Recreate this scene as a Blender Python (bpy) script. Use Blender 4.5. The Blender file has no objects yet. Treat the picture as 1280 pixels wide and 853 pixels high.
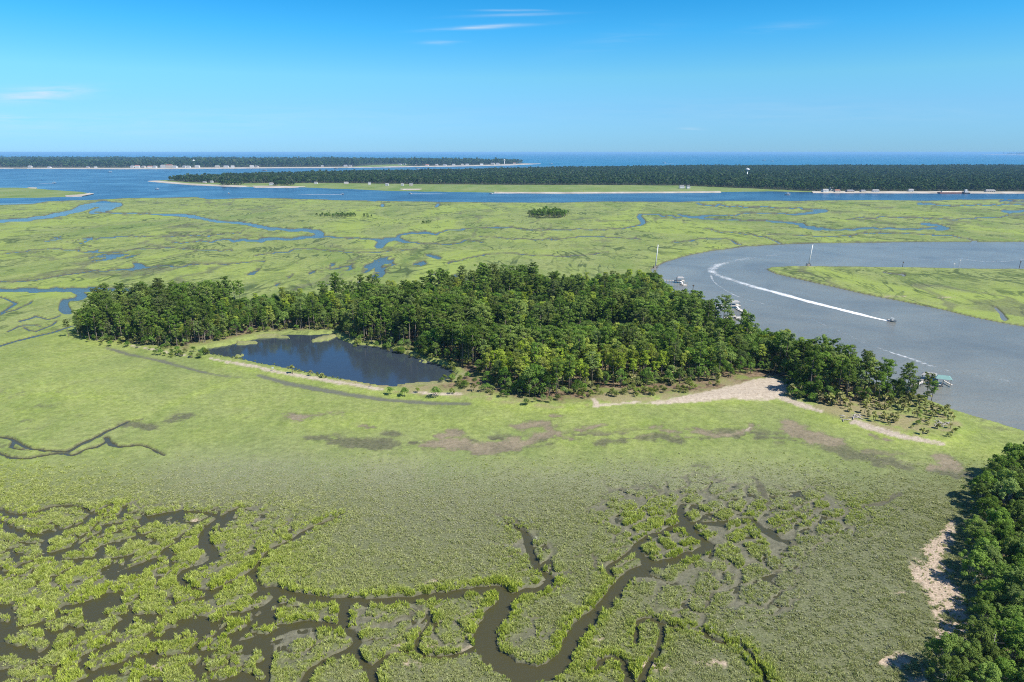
import bpy, math, random
import numpy as np
from math import radians, sin, cos, tan, atan, atan2, pi
from mathutils import Vector

random.seed(7); rng = np.random.default_rng(7)
SC = bpy.context.scene
COL = SC.collection

# ------------------------------------------------------------------ camera
CAM_H, FPX, HORIZON = 120.0, 853.3, 190.5          # drone height, focal length in photo pixels, horizon row
PITCH = atan((426.5 - HORIZON) / FPX)
cam_data = bpy.data.cameras.new('camera'); cam = bpy.data.objects.new('camera', cam_data); COL.objects.link(cam)
cam.location = (0, 0, CAM_H); cam.rotation_euler = (pi/2 - PITCH, 0, 0)
cam_data.sensor_width = 36.0; cam_data.lens = 24.0
cam_data.clip_start = 1.0; cam_data.clip_end = 200000.0
SC.camera = cam

# ------------------------------------------------------------------ light
SUN_EL, SUN_AZ = radians(50), radians(-32)          # azimuth measured from +X towards +Y: right, a little behind the camera
sun_dir = Vector((cos(SUN_EL)*cos(SUN_AZ), cos(SUN_EL)*sin(SUN_AZ), sin(SUN_EL)))
sd_ = bpy.data.lights.new('sun', 'SUN'); sd_.energy = 4.2; sd_.angle = radians(0.53); sd_.color = (1.0, 0.95, 0.87)
sun = bpy.data.objects.new('sun', sd_); COL.objects.link(sun)
sun.rotation_euler = sun_dir.to_track_quat('Z', 'Y').to_euler(); sun.location = (300, -200, 400)

W = bpy.data.worlds.new('World'); SC.world = W; W.use_nodes = True
def build_world():
    nt = W.node_tree; N = nt.nodes; L = nt.links; N.clear()
    def m(op, a, b=None, c=None):
        n = N.new('ShaderNodeMath'); n.operation = op
        for i, v in enumerate((a, b, c)):
            if v is None: continue
            if isinstance(v, (int, float)): n.inputs[i].default_value = v
            else: L.new(v, n.inputs[i])
        return n.outputs[0]
    out = N.new('ShaderNodeOutputWorld'); bg = N.new('ShaderNodeBackground'); bg.inputs[1].default_value = 0.0805
    sky = N.new('ShaderNodeTexSky'); sky.sky_type = 'NISHITA'; sky.sun_disc = False
    sky.sun_elevation = SUN_EL; sky.sun_rotation = pi/2 - SUN_AZ
    sky.air_density = 1.0; sky.dust_density = 0.15; sky.ozone_density = 3.0; sky.altitude = 100
    hs = N.new('ShaderNodeHueSaturation'); hs.inputs['Saturation'].default_value = 1.0; hs.inputs['Value'].default_value = 1.0; L.new(sky.outputs[0], hs.inputs['Color'])
    tc = N.new('ShaderNodeTexCoord'); sp = N.new('ShaderNodeSeparateXYZ'); L.new(tc.outputs['Generated'], sp.inputs[0])
    # clear-air gradient: deeper blue a few degrees above the horizon, all round the sky
    gr = N.new('ShaderNodeValToRGB'); L.new(sp.outputs['Z'], gr.inputs[0])
    stops = [(0.0, (.26, .55, 1.05)), (0.012, (.26, .55, 1.02)), (0.058, (.31, .61, .94)), (0.098, (.34, .72, .90)), (0.155, (.17, .71, 1.0)), (0.20, (.09, .64, .96)), (0.32, (.18, .62, .96)), (0.7, (.55, .78, 1.0))]
    el = gr.color_ramp.elements
    el[0].position, el[0].color = stops[0][0], (*stops[0][1], 1); el[1].position, el[1].color = stops[-1][0], (*stops[-1][1], 1)
    for p_, c_ in stops[1:-1]: q_ = el.new(p_); q_.color = (*c_, 1)
    mu = N.new('ShaderNodeMix'); mu.data_type = 'RGBA'; mu.blend_type = 'MULTIPLY'; mu.inputs[0].default_value = 1.0
    L.new(hs.outputs[0], mu.inputs[6]); L.new(gr.outputs[0], mu.inputs[7])
    # thin cirrus wisps
    dy = m('MAXIMUM', sp.outputs['Y'], 0.05)
    px = m('DIVIDE', sp.outputs['X'], dy); pz = m('DIVIDE', sp.outputs['Z'], dy)
    cv = N.new('ShaderNodeCombineXYZ'); L.new(px, cv.inputs[0]); L.new(m('MULTIPLY', pz, 14.0), cv.inputs[1])
    nz = N.new('ShaderNodeTexNoise'); nz.inputs['Scale'].default_value = 9.0; nz.inputs['Detail'].default_value = 7; nz.inputs['Roughness'].default_value = 0.6; nz.inputs['Distortion'].default_value = 0.6
    L.new(cv.outputs[0], nz.inputs['Vector'])
    tot = None
    def tangent(u, v):
        y = (426.5 - v)/FPX; den = cos(PITCH) + y*sin(PITCH)
        return (u-640)/FPX/den, (y*cos(PITCH) - sin(PITCH))/den
    for (u, v, ru, rv, slope, a) in [(608, 34, 52, 1.9, -.055, .7), (640, 19, 50, 1.5, -.03, .38), (640, 13, 34, 1.1, 0, .36), (45, 118, 55, 7, -.06, .75), (8, 147, 25, 2.5, 0, .7), (864, 162, 14, 2.0, 0, .55), (985, 33, 40, 5, -.1, .10), (770, 50, 60, 9, -.2, .07), (550, 54, 20, 2, 0, .35), (60, 160, 160, 12, 0, .12), (300, 150, 260, 16, 0, .10), (1000, 140, 260, 14, 0, .08)]:
        cx, cz = tangent(u, v); sx = ru/FPX; sz = rv/FPX
        dx = m('SUBTRACT', px, cx); dz = m('SUBTRACT', m('SUBTRACT', pz, cz), m('MULTIPLY', dx, -slope))
        q = m('ADD', m('POWER', m('ABSOLUTE', m('DIVIDE', dx, sx)), 2.0), m('POWER', m('ABSOLUTE', m('DIVIDE', dz, sz)), 2.0))
        g = m('MULTIPLY', m('EXPONENT', m('MULTIPLY', q, -1.0)), a)
        tot = g if tot is None else m('ADD', tot, g)
    mr = N.new('ShaderNodeMapRange'); mr.inputs[1].default_value = 0.36; mr.inputs[2].default_value = 0.66; L.new(nz.outputs['Fac'], mr.inputs[0])
    front = m('GREATER_THAN', sp.outputs['Y'], 0.05)
    amt = m('MULTIPLY', m('MULTIPLY', tot, mr.outputs[0]), front)
    mx = N.new('ShaderNodeMix'); mx.data_type = 'RGBA'; L.new(amt, mx.inputs[0]); L.new(mu.outputs[2], mx.inputs[6]); mx.inputs[7].default_value = (4.6, 5.2, 5.7, 1)
    L.new(mx.outputs[2], bg.inputs[0]); L.new(bg.outputs[0], out.inputs[0])
build_world()
SC.view_settings.view_transform = 'Standard'; SC.view_settings.look = 'None'; SC.view_settings.gamma = 1.0
SC.view_settings.use_curve_mapping = False
SC.view_settings.exposure = 1.0
SC.render.engine = 'CYCLES'
SC.cycles.max_bounces = 6; SC.cycles.diffuse_bounces = 2; SC.cycles.glossy_bounces = 2; SC.cycles.transmission_bounces = 2; SC.cycles.transparent_max_bounces = 8
SC.cycles.volume_bounces = 0; SC.cycles.sample_clamp_indirect = 5.0
SC.cycles.use_denoising = False; SC.cycles.filter_width = 1.05

# ------------------------------------------------------------------ photo pixel -> ground
CP, SP = cos(PITCH), sin(PITCH)
def ground(u, v, z=0.0):
    x = (np.asarray(u, float) - 640)/FPX; y = (426.5 - np.asarray(v, float))/FPX
    dz = y*CP - SP; dy = CP + y*SP
    t = (z - CAM_H)/dz
    return x*t, dy*t
def at(u, v, z=0.0):
    X, Y = ground(u, v, z); return float(X), float(Y)
def to_px(X, Y, Z=0.0):
    X = np.asarray(X, float); Y = np.asarray(Y, float); Z = np.asarray(Z, float)-CAM_H
    f = Y*CP - Z*SP; up = Y*SP + Z*CP
    return 640 + FPX*X/f, 426.5 - FPX*up/f
def kv(v):                                            # ground foreshortening at a photo row
    return 1.0/np.sin(np.maximum(np.arctan((np.asarray(v, float)-426.5)/FPX) + PITCH, 0.02))

# ------------------------------------------------------------------ noise
def _hash(i, j, s):
    h = (i.astype(np.int64)*374761393 + j.astype(np.int64)*668265263 + s*974634777) & 0xffffffff
    h = ((h ^ (h >> 13))*1274126177) & 0xffffffff
    h = h ^ (h >> 16)
    return (h & 0xffff)/65535.0
def vnoise(x, y, s=0):
    i = np.floor(x); j = np.floor(y); fx = x-i; fy = y-j
    fx = fx*fx*(3-2*fx); fy = fy*fy*(3-2*fy)
    a = _hash(i, j, s); b = _hash(i+1, j, s); c = _hash(i, j+1, s); d = _hash(i+1, j+1, s)
    return (a*(1-fx)+b*fx)*(1-fy) + (c*(1-fx)+d*fx)*fy
def fbm(x, y, s=0, o=4, g=0.5):
    t = 0; a = 1; n = 0
    for k in range(o):
        t = t + a*vnoise(x*2**k + 17.3*k, y*2**k - 9.1*k, s+k); n += a; a *= g
    return t/n*2 - 1
def sstep(a, b, x):
    t = np.clip((x-a)/(b-a), 0, 1); return t*t*(3-2*t)

# ------------------------------------------------------------------ node material helpers
class NT:
    def __init__(s, name):
        s.mat = bpy.data.materials.new(name); s.mat.use_nodes = True
        s.nt = s.mat.node_tree; s.N = s.nt.nodes; s.L = s.nt.links; s.N.clear()
        s.out = s.N.new('ShaderNodeOutputMaterial')
    def put(s, sock, v):
        if isinstance(v, bpy.types.NodeSocket): s.L.new(v, sock)
        elif isinstance(v, tuple) and len(v) == 3 and sock.type == 'RGBA': sock.default_value = (*v, 1)
        else: sock.default_value = v
    def math(s, op, a, b=None, clamp=False):
        n = s.N.new('ShaderNodeMath'); n.operation = op; n.use_clamp = clamp; s.put(n.inputs[0], a)
        if b is not None: s.put(n.inputs[1], b)
        return n.outputs[0]
    def mix(s, f, a, b, blend='MIX'):
        n = s.N.new('ShaderNodeMix'); n.data_type = 'RGBA'; n.blend_type = blend
        s.put(n.inputs[0], f); s.put(n.inputs[6], a); s.put(n.inputs[7], b); return n.outputs[2]
    def attr(s, name, kind='GEOMETRY'):
        n = s.N.new('ShaderNodeAttribute'); n.attribute_name = name; n.attribute_type = kind; return n.outputs['Fac']
    def pos(s):
        return s.N.new('ShaderNodeNewGeometry').outputs['Position']
    def scale(s, vec, sc):
        n = s.N.new('ShaderNodeMapping'); s.put(n.inputs[0], vec); n.inputs['Scale'].default_value = sc; return n.outputs[0]
    def noise(s, vec, scale, detail=3, rough=0.55, dist=0.0):
        n = s.N.new('ShaderNodeTexNoise'); s.put(n.inputs['Vector'], vec); n.inputs['Scale'].default_value = scale
        n.inputs['Detail'].default_value = detail; n.inputs['Roughness'].default_value = rough; n.inputs['Distortion'].default_value = dist; return n.outputs['Fac']
    def rng(s, v, a, b, c=0.0, d=1.0):
        n = s.N.new('ShaderNodeMapRange'); s.put(n.inputs[0], v)
        for i, q in zip((1, 2, 3, 4), (a, b, c, d)): n.inputs[i].default_value = q
        return n.outputs[0]
    def bump(s, h, strength, dist):
        n = s.N.new('ShaderNodeBump'); s.put(n.inputs['Height'], h); n.inputs['Strength'].default_value = strength; n.inputs['Distance'].default_value = dist; return n.outputs[0]
    def bsdf(s, color, rough=0.8, spec=0.2, normal=None, **kw):
        n = s.N.new('ShaderNodeBsdfPrincipled'); s.put(n.inputs['Base Color'], color); s.put(n.inputs['Roughness'], rough)
        n.inputs['Specular IOR Level'].default_value = spec
        if normal is not None: s.L.new(normal, n.inputs['Normal'])
        for k, v in kw.items(): s.put(n.inputs[k], v)
        return n.outputs[0]
    def done(s, surf):
        s.L.new(surf, s.out.inputs['Surface']); return s.mat

def plain(name, col, rough=0.6, spec=0.3, var=0.12, sc=0.8, metallic=0.0):
    t = NT(name); p = t.pos(); n = t.noise(p, sc, 4)
    c = t.mix(t.rng(n, 0.3, 0.7), tuple(x*(1-var) for x in col), tuple(min(1, x*(1+var)) for x in col))
    return t.done(t.bsdf(c, rough, spec, Metallic=metallic))

def leaf_mat(name, dark, light, warm, transl=0.36):
    t = NT(name); oi = t.N.new('ShaderNodeObjectInfo'); p = t.pos()
    n = t.noise(p, 0.55, 3, 0.6)
    c = t.mix(t.rng(n, 0.32, 0.68), dark, light)
    c = t.mix(t.rng(oi.outputs['Random'], 0.40, 1.0, 0, 0.85), c, warm)
    r3 = t.math('FRACT', t.math('MULTIPLY', oi.outputs['Random'], 23.7)); c = t.mix(t.rng(r3, .8, .92, 0, .6), c, tuple(.5*(a_+b_) for a_, b_ in zip(light, (0.16, 0.16, 0.12))))
    r2 = t.math('FRACT', t.math('MULTIPLY', oi.outputs['Random'], 7.31))
    c = t.mix(1.0, c, t.rng(r2, 0, 1, 0.48, 1.24), 'MULTIPLY')
    d = t.N.new('ShaderNodeBsdfDiffuse'); t.put(d.inputs[0], c)
    tr = t.N.new('ShaderNodeBsdfTranslucent'); t.put(tr.inputs[0], t.mix(1.0, c, (1.2, 1.25, 0.6), 'MULTIPLY'))
    ms = t.N.new('ShaderNodeMixShader'); ms.inputs[0].default_value = transl
    t.L.new(d.outputs[0], ms.inputs[1]); t.L.new(tr.outputs[0], ms.inputs[2])
    return t.done(ms.outputs[0])

M = {}
M['pine'] = leaf_mat('pine_needles', (0.062, 0.128, 0.018), (0.185, 0.285, 0.050), (0.205, 0.255, 0.068))
M['pine_bright'] = leaf_mat('bright_pine_needles', (0.185, 0.270, 0.022), (0.340, 0.430, 0.055), (0.330, 0.370, 0.085))
M['oak'] = leaf_mat('oak_leaves', (0.062, 0.138, 0.020), (0.180, 0.300, 0.052), (0.215, 0.285, 0.080))
M['oak_near'] = leaf_mat('hardwood_leaves', (0.068, 0.145, 0.020), (0.230, 0.340, 0.066), (0.255, 0.345, 0.090))
M['shrub'] = leaf_mat('shrub_leaves', (0.130, 0.180, 0.030), (0.250, 0.310, 0.062), (0.290, 0.300, 0.110))
M['palm'] = leaf_mat('palm_fronds', (0.200, 0.230, 0.070), (0.380, 0.385, 0.160), (0.420, 0.390, 0.200))
M['far_leaf'] = leaf_mat('far_leaves', (0.022, 0.050, 0.014), (0.055, 0.100, 0.026), (0.065, 0.100, 0.030), 0.15)
M['bark'] = plain('bark', (0.16, 0.135, 0.11), 0.9, 0.1, 0.35, 1.2)
M['palm_bark'] = plain('palm_bark', (0.20, 0.17, 0.13), 0.9, 0.1, 0.3, 2)
M['deadwood'] = plain('deadwood', (0.36, 0.33, 0.29), 0.85, 0.1, 0.25, 2)
M['white'] = plain('white_paint', (0.52, 0.52, 0.50), 0.4, 0.4, 0.05)
M['cream'] = plain('cream_siding', (0.42, 0.38, 0.32), 0.6, 0.3, 0.08)
M['tan'] = plain('tan_siding', (0.30, 0.25, 0.20), 0.6, 0.3, 0.08)
M['roof_grey'] = plain('grey_roof', (0.17, 0.175, 0.185), 0.7, 0.2, 0.15)
M['roof_light'] = plain('light_metal_roof', (0.27, 0.265, 0.255), 0.6, 0.4, 0.08)
M['roof_red'] = plain('red_brown_roof', (0.28, 0.14, 0.10), 0.7, 0.2, 0.15)
M['roof_teal'] = plain('teal_roof', (0.15, 0.26, 0.235), 0.45, 0.4, 0.08)
M['wood'] = plain('weathered_wood', (0.28, 0.25, 0.21), 0.85, 0.15, 0.18, 0.7)
M['deck'] = plain('pale_decking', (0.46, 0.43, 0.38), 0.8, 0.2, 0.12, 0.7)
M['pile'] = plain('dark_piling', (0.10, 0.085, 0.07), 0.9, 0.1, 0.2)
M['steel'] = plain('galvanised_steel', (0.55, 0.55, 0.53), 0.45, 0.5, 0.1, 0.3)
M['black'] = plain('black_rubber', (0.03, 0.03, 0.032), 0.5, 0.4, 0.1)
M['glass'] = plain('dark_window_glass', (0.03, 0.045, 0.06), 0.08, 0.6, 0.1)
M['hull_red'] = plain('rust_red_hull', (0.20, 0.10, 0.08), 0.6, 0.3, 0.15)
M['cargo'] = plain('pale_cargo', (0.50, 0.43, 0.36), 0.9, 0.1, 0.2, 0.2)

# ------------------------------------------------------------------ mesh helpers
class MB:
    def __init__(s): s.v = []; s.f = []; s.m = []
    def quad_box(s, c, d, rz=0.0, mi=0, top=None):
        cx, cy, cz = c; dx, dy, dz = d[0]/2, d[1]/2, d[2]/2; b = len(s.v); tx, ty = top or (1, 1)
        ca, sa = cos(rz), sin(rz)
        for (x, y, z) in [(-1,-1,-1),(1,-1,-1),(1,1,-1),(-1,1,-1),(-1,-1,1),(1,-1,1),(1,1,1),(-1,1,1)]:
            q = (tx if z > 0 else 1)*x*dx; r = (ty if z > 0 else 1)*y*dy
            s.v.append((cx+q*ca-r*sa, cy+q*sa+r*ca, cz+z*dz))
        for f in [(0,3,2,1),(4,5,6,7),(0,1,5,4),(1,2,6,5),(2,3,7,6),(3,0,4,7)]: s.f.append(tuple(b+i for i in f)); s.m.append(mi)
    def tube(s, pts, rad, n=6, mi=0, cap=True):
        b0 = len(s.v); P = [Vector(p) for p in pts]; k = len(P)
        for i, p in enumerate(P):
            t = (P[min(i+1, k-1)] - P[max(i-1, 0)]).normalized()
            a = t.orthogonal().normalized() if abs(t.z) < 0.9 else Vector((1, 0, 0)); a = (a - t*a.dot(t)).normalized(); c = t.cross(a)
            r = rad[i] if isinstance(rad, (list, tuple)) else rad
            for j in range(n):
                q = 2*pi*j/n; s.v.append(tuple(p + (a*cos(q) + c*sin(q))*r))
        for i in range(k-1):
            for j in range(n):
                s.f.append((b0+i*n+j, b0+i*n+(j+1)%n, b0+(i+1)*n+(j+1)%n, b0+(i+1)*n+j)); s.m.append(mi)
        if cap:
            s.f.append(tuple(b0+j for j in range(n))[::-1]); s.m.append(mi)
            s.f.append(tuple(b0+(k-1)*n+j for j in range(n))); s.m.append(mi)
    def poly(s, vs, fs, mi=0):
        b = len(s.v); s.v += [tuple(v) for v in vs]
        for f in fs: s.f.append(tuple(b+i for i in f)); s.m.append(mi)
    def mesh(s, name, mats, smooth=False):
        me = bpy.data.meshes.new(name); me.from_pydata(s.v, [], s.f)
        for m_ in (mats if isinstance(mats, list) else [mats]): me.materials.append(m_)
        if len(me.materials) > 1: me.polygons.foreach_set('material_index', s.m)
        if smooth: me.polygons.foreach_set('use_smooth', [True]*len(me.polygons))
        me.update(); return me
def link(name, me, parent=None, loc=None):
    o = bpy.data.objects.new(name, me); COL.objects.link(o)
    if parent is not None: o.parent = parent
    if loc is not None: o.location = loc
    return o
def tag(o, label=None, cat=None, group=None, kind=None):
    if label: o['label'] = label
    if cat: o['category'] = cat
    if group: o['group'] = group
    if kind: o['kind'] = kind
    return o
def empty(name, loc, rz=0.0, sc=1.0):
    o = bpy.data.objects.new(name, None); COL.objects.link(o); o.location = loc; o.rotation_euler = (0, 0, rz)
    o.scale = (sc*random.uniform(.88, 1.15), sc*random.uniform(.88, 1.15), sc) if isinstance(sc, (int, float)) else sc; o.empty_display_size = 0.5
    return o
def raw_mesh(name, V, F, mats, nper=4, mi=None):
    me = bpy.data.meshes.new(name); V = np.asarray(V, np.float32); F = np.asarray(F, np.int32)
    me.vertices.add(len(V)); me.vertices.foreach_set('co', V.ravel())
    me.loops.add(F.size); me.loops.foreach_set('vertex_index', F.ravel())
    me.polygons.add(len(F)); me.polygons.foreach_set('loop_start', np.arange(0, F.size, nper, dtype=np.int32))
    for m_ in (mats if isinstance(mats, list) else [mats]): me.materials.append(m_)
    if mi is not None: me.polygons.foreach_set('material_index', np.asarray(mi, np.int32))
    me.update(calc_edges=True); me.validate(); return me

# ------------------------------------------------------------------ the ground raster: photo-pixel grid laid on the ground plane
STEP = 1.4
Ua = np.arange(-260, 1545, STEP); Va = np.arange(243.0, 935, STEP)
UU, VV = np.meshgrid(Ua, Va)
XX, YY = ground(UU, VV)
NV, NU = UU.shape
BIG = 200.0
def window(u0, u1, v0, v1):
    i0 = max(0, int((v0-Va[0])/STEP)); i1 = min(NV, int((v1-Va[0])/STEP)+2); j0 = max(0, int((u0-Ua[0])/STEP)); j1 = min(NU, int((u1-Ua[0])/STEP)+2)
    return slice(i0, max(i1, i0)), slice(j0, max(j1, j0))
srng = np.random.default_rng(99)
def stroke(field, pts, w, k=None, reach=70, wander=0.0):
    """signed distance (photo px across) to a polyline of width w (number or start/end or list), minimum into field"""
    if wander and len(pts) > 1:
        ws0 = [w]*len(pts) if isinstance(w, (int, float)) else (list(w) if len(w) == len(pts) else list(np.linspace(w[0], w[-1], len(pts))))
        P = [np.array(p, float) for p in pts]; q = []; wq = []; m_ = len(P)
        for i in range(m_-1):
            p0, p1, p2, p3 = P[max(i-1, 0)], P[i], P[i+1], P[min(i+2, m_-1)]; L_ = float(np.hypot(*(p2-p1))); ns = max(2, min(8, int(L_/7)))
            for j in range(ns):
                t = j/ns; c = .5*((2*p1)+(-p0+p2)*t+(2*p0-5*p1+4*p2-p3)*t*t+(-p0+3*p1-3*p2+p3)*t**3)
                if j: c = c + srng.normal(0, 1, 2)*np.array([min(4, L_*.05), min(2.2, L_*.05)/float(k or 1.6)])*wander
                q.append(tuple(c)); wq.append((ws0[i]*(1-t)+ws0[i+1]*t)*float(srng.uniform(.75, 1.2)))
        q.append(tuple(P[-1])); wq.append(ws0[-1]); pts, w = q, wq
    n = len(pts)
    ws = [w]*n if isinstance(w, (int, float)) else (list(w) if len(w) == n else list(np.linspace(w[0], w[-1], n)))
    for a in range(max(1, n-1)):
        (ax, ay), (bx, by) = pts[a], pts[min(a+1, n-1)]; wa, wb = ws[a], ws[min(a+1, n-1)]
        kk = float(k if k else kv((ay+by)/2)); r = reach + max(wa, wb)/2
        sl = window(min(ax, bx)-r, max(ax, bx)+r, min(ay, by)-r/kk, max(ay, by)+r/kk)
        u = UU[sl]; v = VV[sl]
        if u.size == 0: continue
        dx, dy = bx-ax, (by-ay)*kk; L2 = dx*dx+dy*dy+1e-9
        t = np.clip(((u-ax)*dx + (v-ay)*kk*dy)/L2, 0, 1)
        d = np.hypot(u-ax-t*dx, (v-ay)*kk-t*dy) - (wa+(wb-wa)*t)/2
        field[sl] = np.minimum(field[sl], d)
def polysd(pts, k=1.0, reach=60):
    """signed px distance, negative inside"""
    f = np.full(UU.shape, BIG); P = pts+[pts[0]]
    stroke(f, P, 0.0, k, reach)
    us = [p[0] for p in pts]; vs = [p[1] for p in pts]
    sl = window(min(us)-2, max(us)+2, min(vs)-2, max(vs)+2); u = UU[sl]; v = VV[sl]; ins = np.zeros(u.shape, bool)
    for (ax, ay), (bx, by) in zip(P[:-1], P[1:]):
        if ay == by: continue
        c = ((ay > v) != (by > v)) & (u < (bx-ax)*(v-ay)/(by-ay)+ax); ins ^= c
    g = f[sl]; g[ins] *= -1; f[sl] = g
    return f
def blob(u, v, ru, rv):
    return np.exp(-((UU-u)/ru)**2 - ((VV-v)/rv)**2)

nA = fbm(XX/4.0, YY/4.0, 1, 3); nB = fbm(XX/17.0, YY/17.0, 5, 4); nC = fbm(XX/60.0, YY/60.0, 9, 4); nD = fbm(XX/260.0, YY/260.0, 13, 3)
nE = np.where(VV > 430, fbm(XX/1.7, YY/1.7, 17, 2), 0.0)
def voronoi_edge(x, y, seed):
    i0 = np.floor(x); j0 = np.floor(y); f1 = np.full(x.shape, 9.0); f2 = np.full(x.shape, 9.0)
    for di in (-1, 0, 1):
        for dj in (-1, 0, 1):
            ci, cj = i0+di, j0+dj; d = np.hypot(ci+.1+.8*_hash(ci, cj, seed)-x, cj+.1+.8*_hash(ci, cj, seed+1)-y)
            f2 = np.minimum(f2, np.maximum(f1, d)); f1 = np.minimum(f1, d)
    return f2-f1
dist = np.hypot(XX, YY); mpp = dist/FPX                       # metres per photo px, across

# ---- traced outlines (photo pixels on the ground)
POND = [(246,438),(262,436),(285,432),(300,428),(335,421),(360,419),(400,419),(418,417),(424,424),(440,430),(470,433),(492,437),(508,443),(525,449),(548,455),(562,461),(571,468),(566,474),(550,478),(525,480),(507,481),(500,485),(476,484),(440,478),(400,470),(360,462),(330,457),(300,450),(270,445),(252,442)]
RIVER = [(1545,300),(1400,301.5),(1280,303),(1180,303),(1060,304),(990,305.5),(930,309),(890,314),(855,321),(830,329),(815,337),(818,346),(828,358),(842,372),(866,391),(905,408),(950,424),(1000,442),(1050,463),(1095,481),(1140,494),(1170,504),(1200,515),(1240,527),(1280,539),(1330,553),(1420,580),(1545,610),(1545,455),(1400,432),(1330,418),(1280,409),(1250,404),(1220,398),(1180,388),(1130,378),(1080,368),(1040,359),(1000,350),(970,343),(957,337),(965,334),(1000,333),(1060,333.5),(1130,334),(1210,336),(1280,336.5),(1400,338),(1545,340)]
FARTOP = [(-260,257),(0,256),(40,255),(60,251.5),(120,249.5),(160,247.5),(245,246.5),(260,249),(330,247.5),(400,249.5),(430,250.5),(500,251.5),(560,252.5),(620,253),(700,253),(760,252),(850,252.5),(900,251),(1000,251),(1100,250),(1160,251),(1200,249.5),(1280,249.5),(1545,249)]
SHALLOW = [(-260,770),(-60,760),(0,757),(38,756),(60,768),(80,758),(112,748),(150,738),(172,742),(176,756),(168,768),(200,768),(232,768),(265,775),(300,766),(330,758),(345,770),(342,800),(336,853),(330,935),(-260,935)]
wsd = np.full(UU.shape, BIG)                                   # + land, - water
wsd = np.minimum(wsd, polysd(RIVER, 2.0) + .7*nB + .5*nC)
pond_sd = polysd(POND, 2.0)
far_v = np.interp(UU, [p[0] for p in FARTOP], [p[1] for p in FARTOP]); wsd = np.minimum(wsd, (VV-far_v)*2.0 + nC*0.8)
# creeks near the camera: (points, width)
NEAR = [
 ([(318,748),(340,739),(365,745),(395,751),(427,752),(470,753),(510,751),(560,745),(598,739),(624,739)], [8,16,18,17,16,14,14,15,17,20]),
 ([(624,739),(634,748),(625,764),(611,783),(606,799),(611,814),(628,832),(650,842),(672,845),(692,838),(707,820),(718,796),(737,773),(760,754),(772,735),(790,718),(820,707),(846,700),(874,691),(886,683)], [20,22,24,26,26,26,30,32,30,26,22,19,18,17,16,15,15,15,14,12]),
 ([(650,842),(655,860),(640,900),(650,935)], [24,30,34,36]),
 ([(886,683),(872,673),(864,664),(857,655),(850,645),(853,632)], [12,12,11,11,8,4]),
 ([(857,655),(843,660),(825,668),(803,676),(795,685),(797,694),(808,700),(824,706)], [11,10,8,7,6,6,7,9]),
 ([(803,676),(790,690),(775,700),(765,706),(760,714),(765,724)], [4,5,5,5,6,6]),
 ([(857,655),(880,656),(903,655),(925,650),(940,652),(960,667),(985,680)], [10,8,7,6,6,6,3]),
 ([(641,748),(660,741),(678,736),(688,724),(672,713),(665,699),(661,685),(659,672),(647,662),(632,656)], [18,14,12,9,8,8,7,6,4,2]),
 ([(794,806),(796,784),(805,775),(822,779),(827,790),(826,803),(820,818),(808,836),(802,856),(796,935)], [3,5,4,4,5,6,7,8,10,12]),
 ([(824,780),(840,785),(862,790),(880,792),(890,801),(910,806),(928,812),(942,830),(955,845),(970,900)], [3,4,5,6,5,5,5,5,5,6]),
 ([(738,843),(748,835),(756,825),(772,826),(780,838),(787,855),(790,935)], [3,9,9,8,8,9,11]),
 ([(427,752),(429,768),(427,785),(412,784),(395,781),(378,781),(357,787),(332,797),(310,803)], [12,11,14,13,12,11,11,12,12]),
 ([(427,787),(445,796),(442,810),(425,820),(405,828),(388,842),(375,870)], [10,10,8,8,8,8,10]),
 ([(440,812),(452,829),(465,841),(468,860),(470,935)], [9,10,12,14,16]),
 ([(540,773),(533,787),(523,800),(520,815),(533,823),(560,823),(585,815),(600,806)], [3,5,6,5,5,6,5,6]),
 ([(520,817),(493,818),(476,827),(468,838)], [4,5,5,8]),
 ([(320,712),(335,692),(350,683),(365,675),(380,666),(402,656),(425,646)], [6,5,4.5,4,3.5,2.5,1]),
 ([(320,712),(317,726),(328,738)], [6,7,9]),
 ([(0,720),(37,705),(50,698),(75,690),(100,682),(112,675),(130,665),(150,655),(180,650),(215,645),(245,641)], [6,7,7,5,5,5,4,4,5,4,4]),
 ([(-260,760),(-60,735),(0,720)], [14,8,6]),
 ([(-260,640),(-40,648),(0,654),(20,667),(45,671),(65,671),(80,665),(105,655),(125,645),(145,640)], [12,8,9,14,12,9,5,4,3,2]),
 ([(298,636),(290,642),(275,650),(260,662),(255,672),(258,685),(268,695),(256,708),(232,715),(225,727),(240,737),(256,741),(274,738),(285,731),(305,722),(318,713)], [3,6,8,12,16,16,10,8,8,8,9,9,9,8,7,6]),
 ([(274,738),(260,747),(237,752),(219,756),(212,748)], [8,6,6,6,3]),
 ([(143,722),(160,718),(185,708),(200,698)], [6,18,18,6]),
 ([(348,747),(332,760),(312,766),(292,775)], [10,9,9,9]),
 ([(-60,543),(0,547),(15,550),(25,556),(40,562),(70,565),(85,565),(95,560),(110,552),(125,545),(145,535),(160,528),(178,525)], [6,6,6,7,7,6,6,5,6,5,4,3,2]),
 ([(133,548),(140,557),(155,559),(175,557),(190,562),(205,570)], [7,9,6,5,4,2]),
 ([(-60,565),(0,568),(12,573),(30,574),(50,571),(75,568),(90,570),(105,563),(120,560),(133,553)], [6,6,7,6,5,4,4,4,4,5]),
 ([(18,552),(14,560),(28,563),(40,563)], [5,3,3,4]),
 ([(0,641),(20,646),(50,641),(70,634),(100,636),(110,641)], [12,9,6,5,6,5]),
 ([(105,652),(120,643),(138,632)], 2.5), ([(148,648),(157,635)], [6,4]),
 ([(170,652),(195,645),(225,641),(255,642),(275,648)], [4,4,4,4,6]),
]
for p, w in NEAR:
    if max(q[1] for q in p) < 600: w = [x*.62 for x in w]
    stroke(wsd, p, w, wander=.6)
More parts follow.
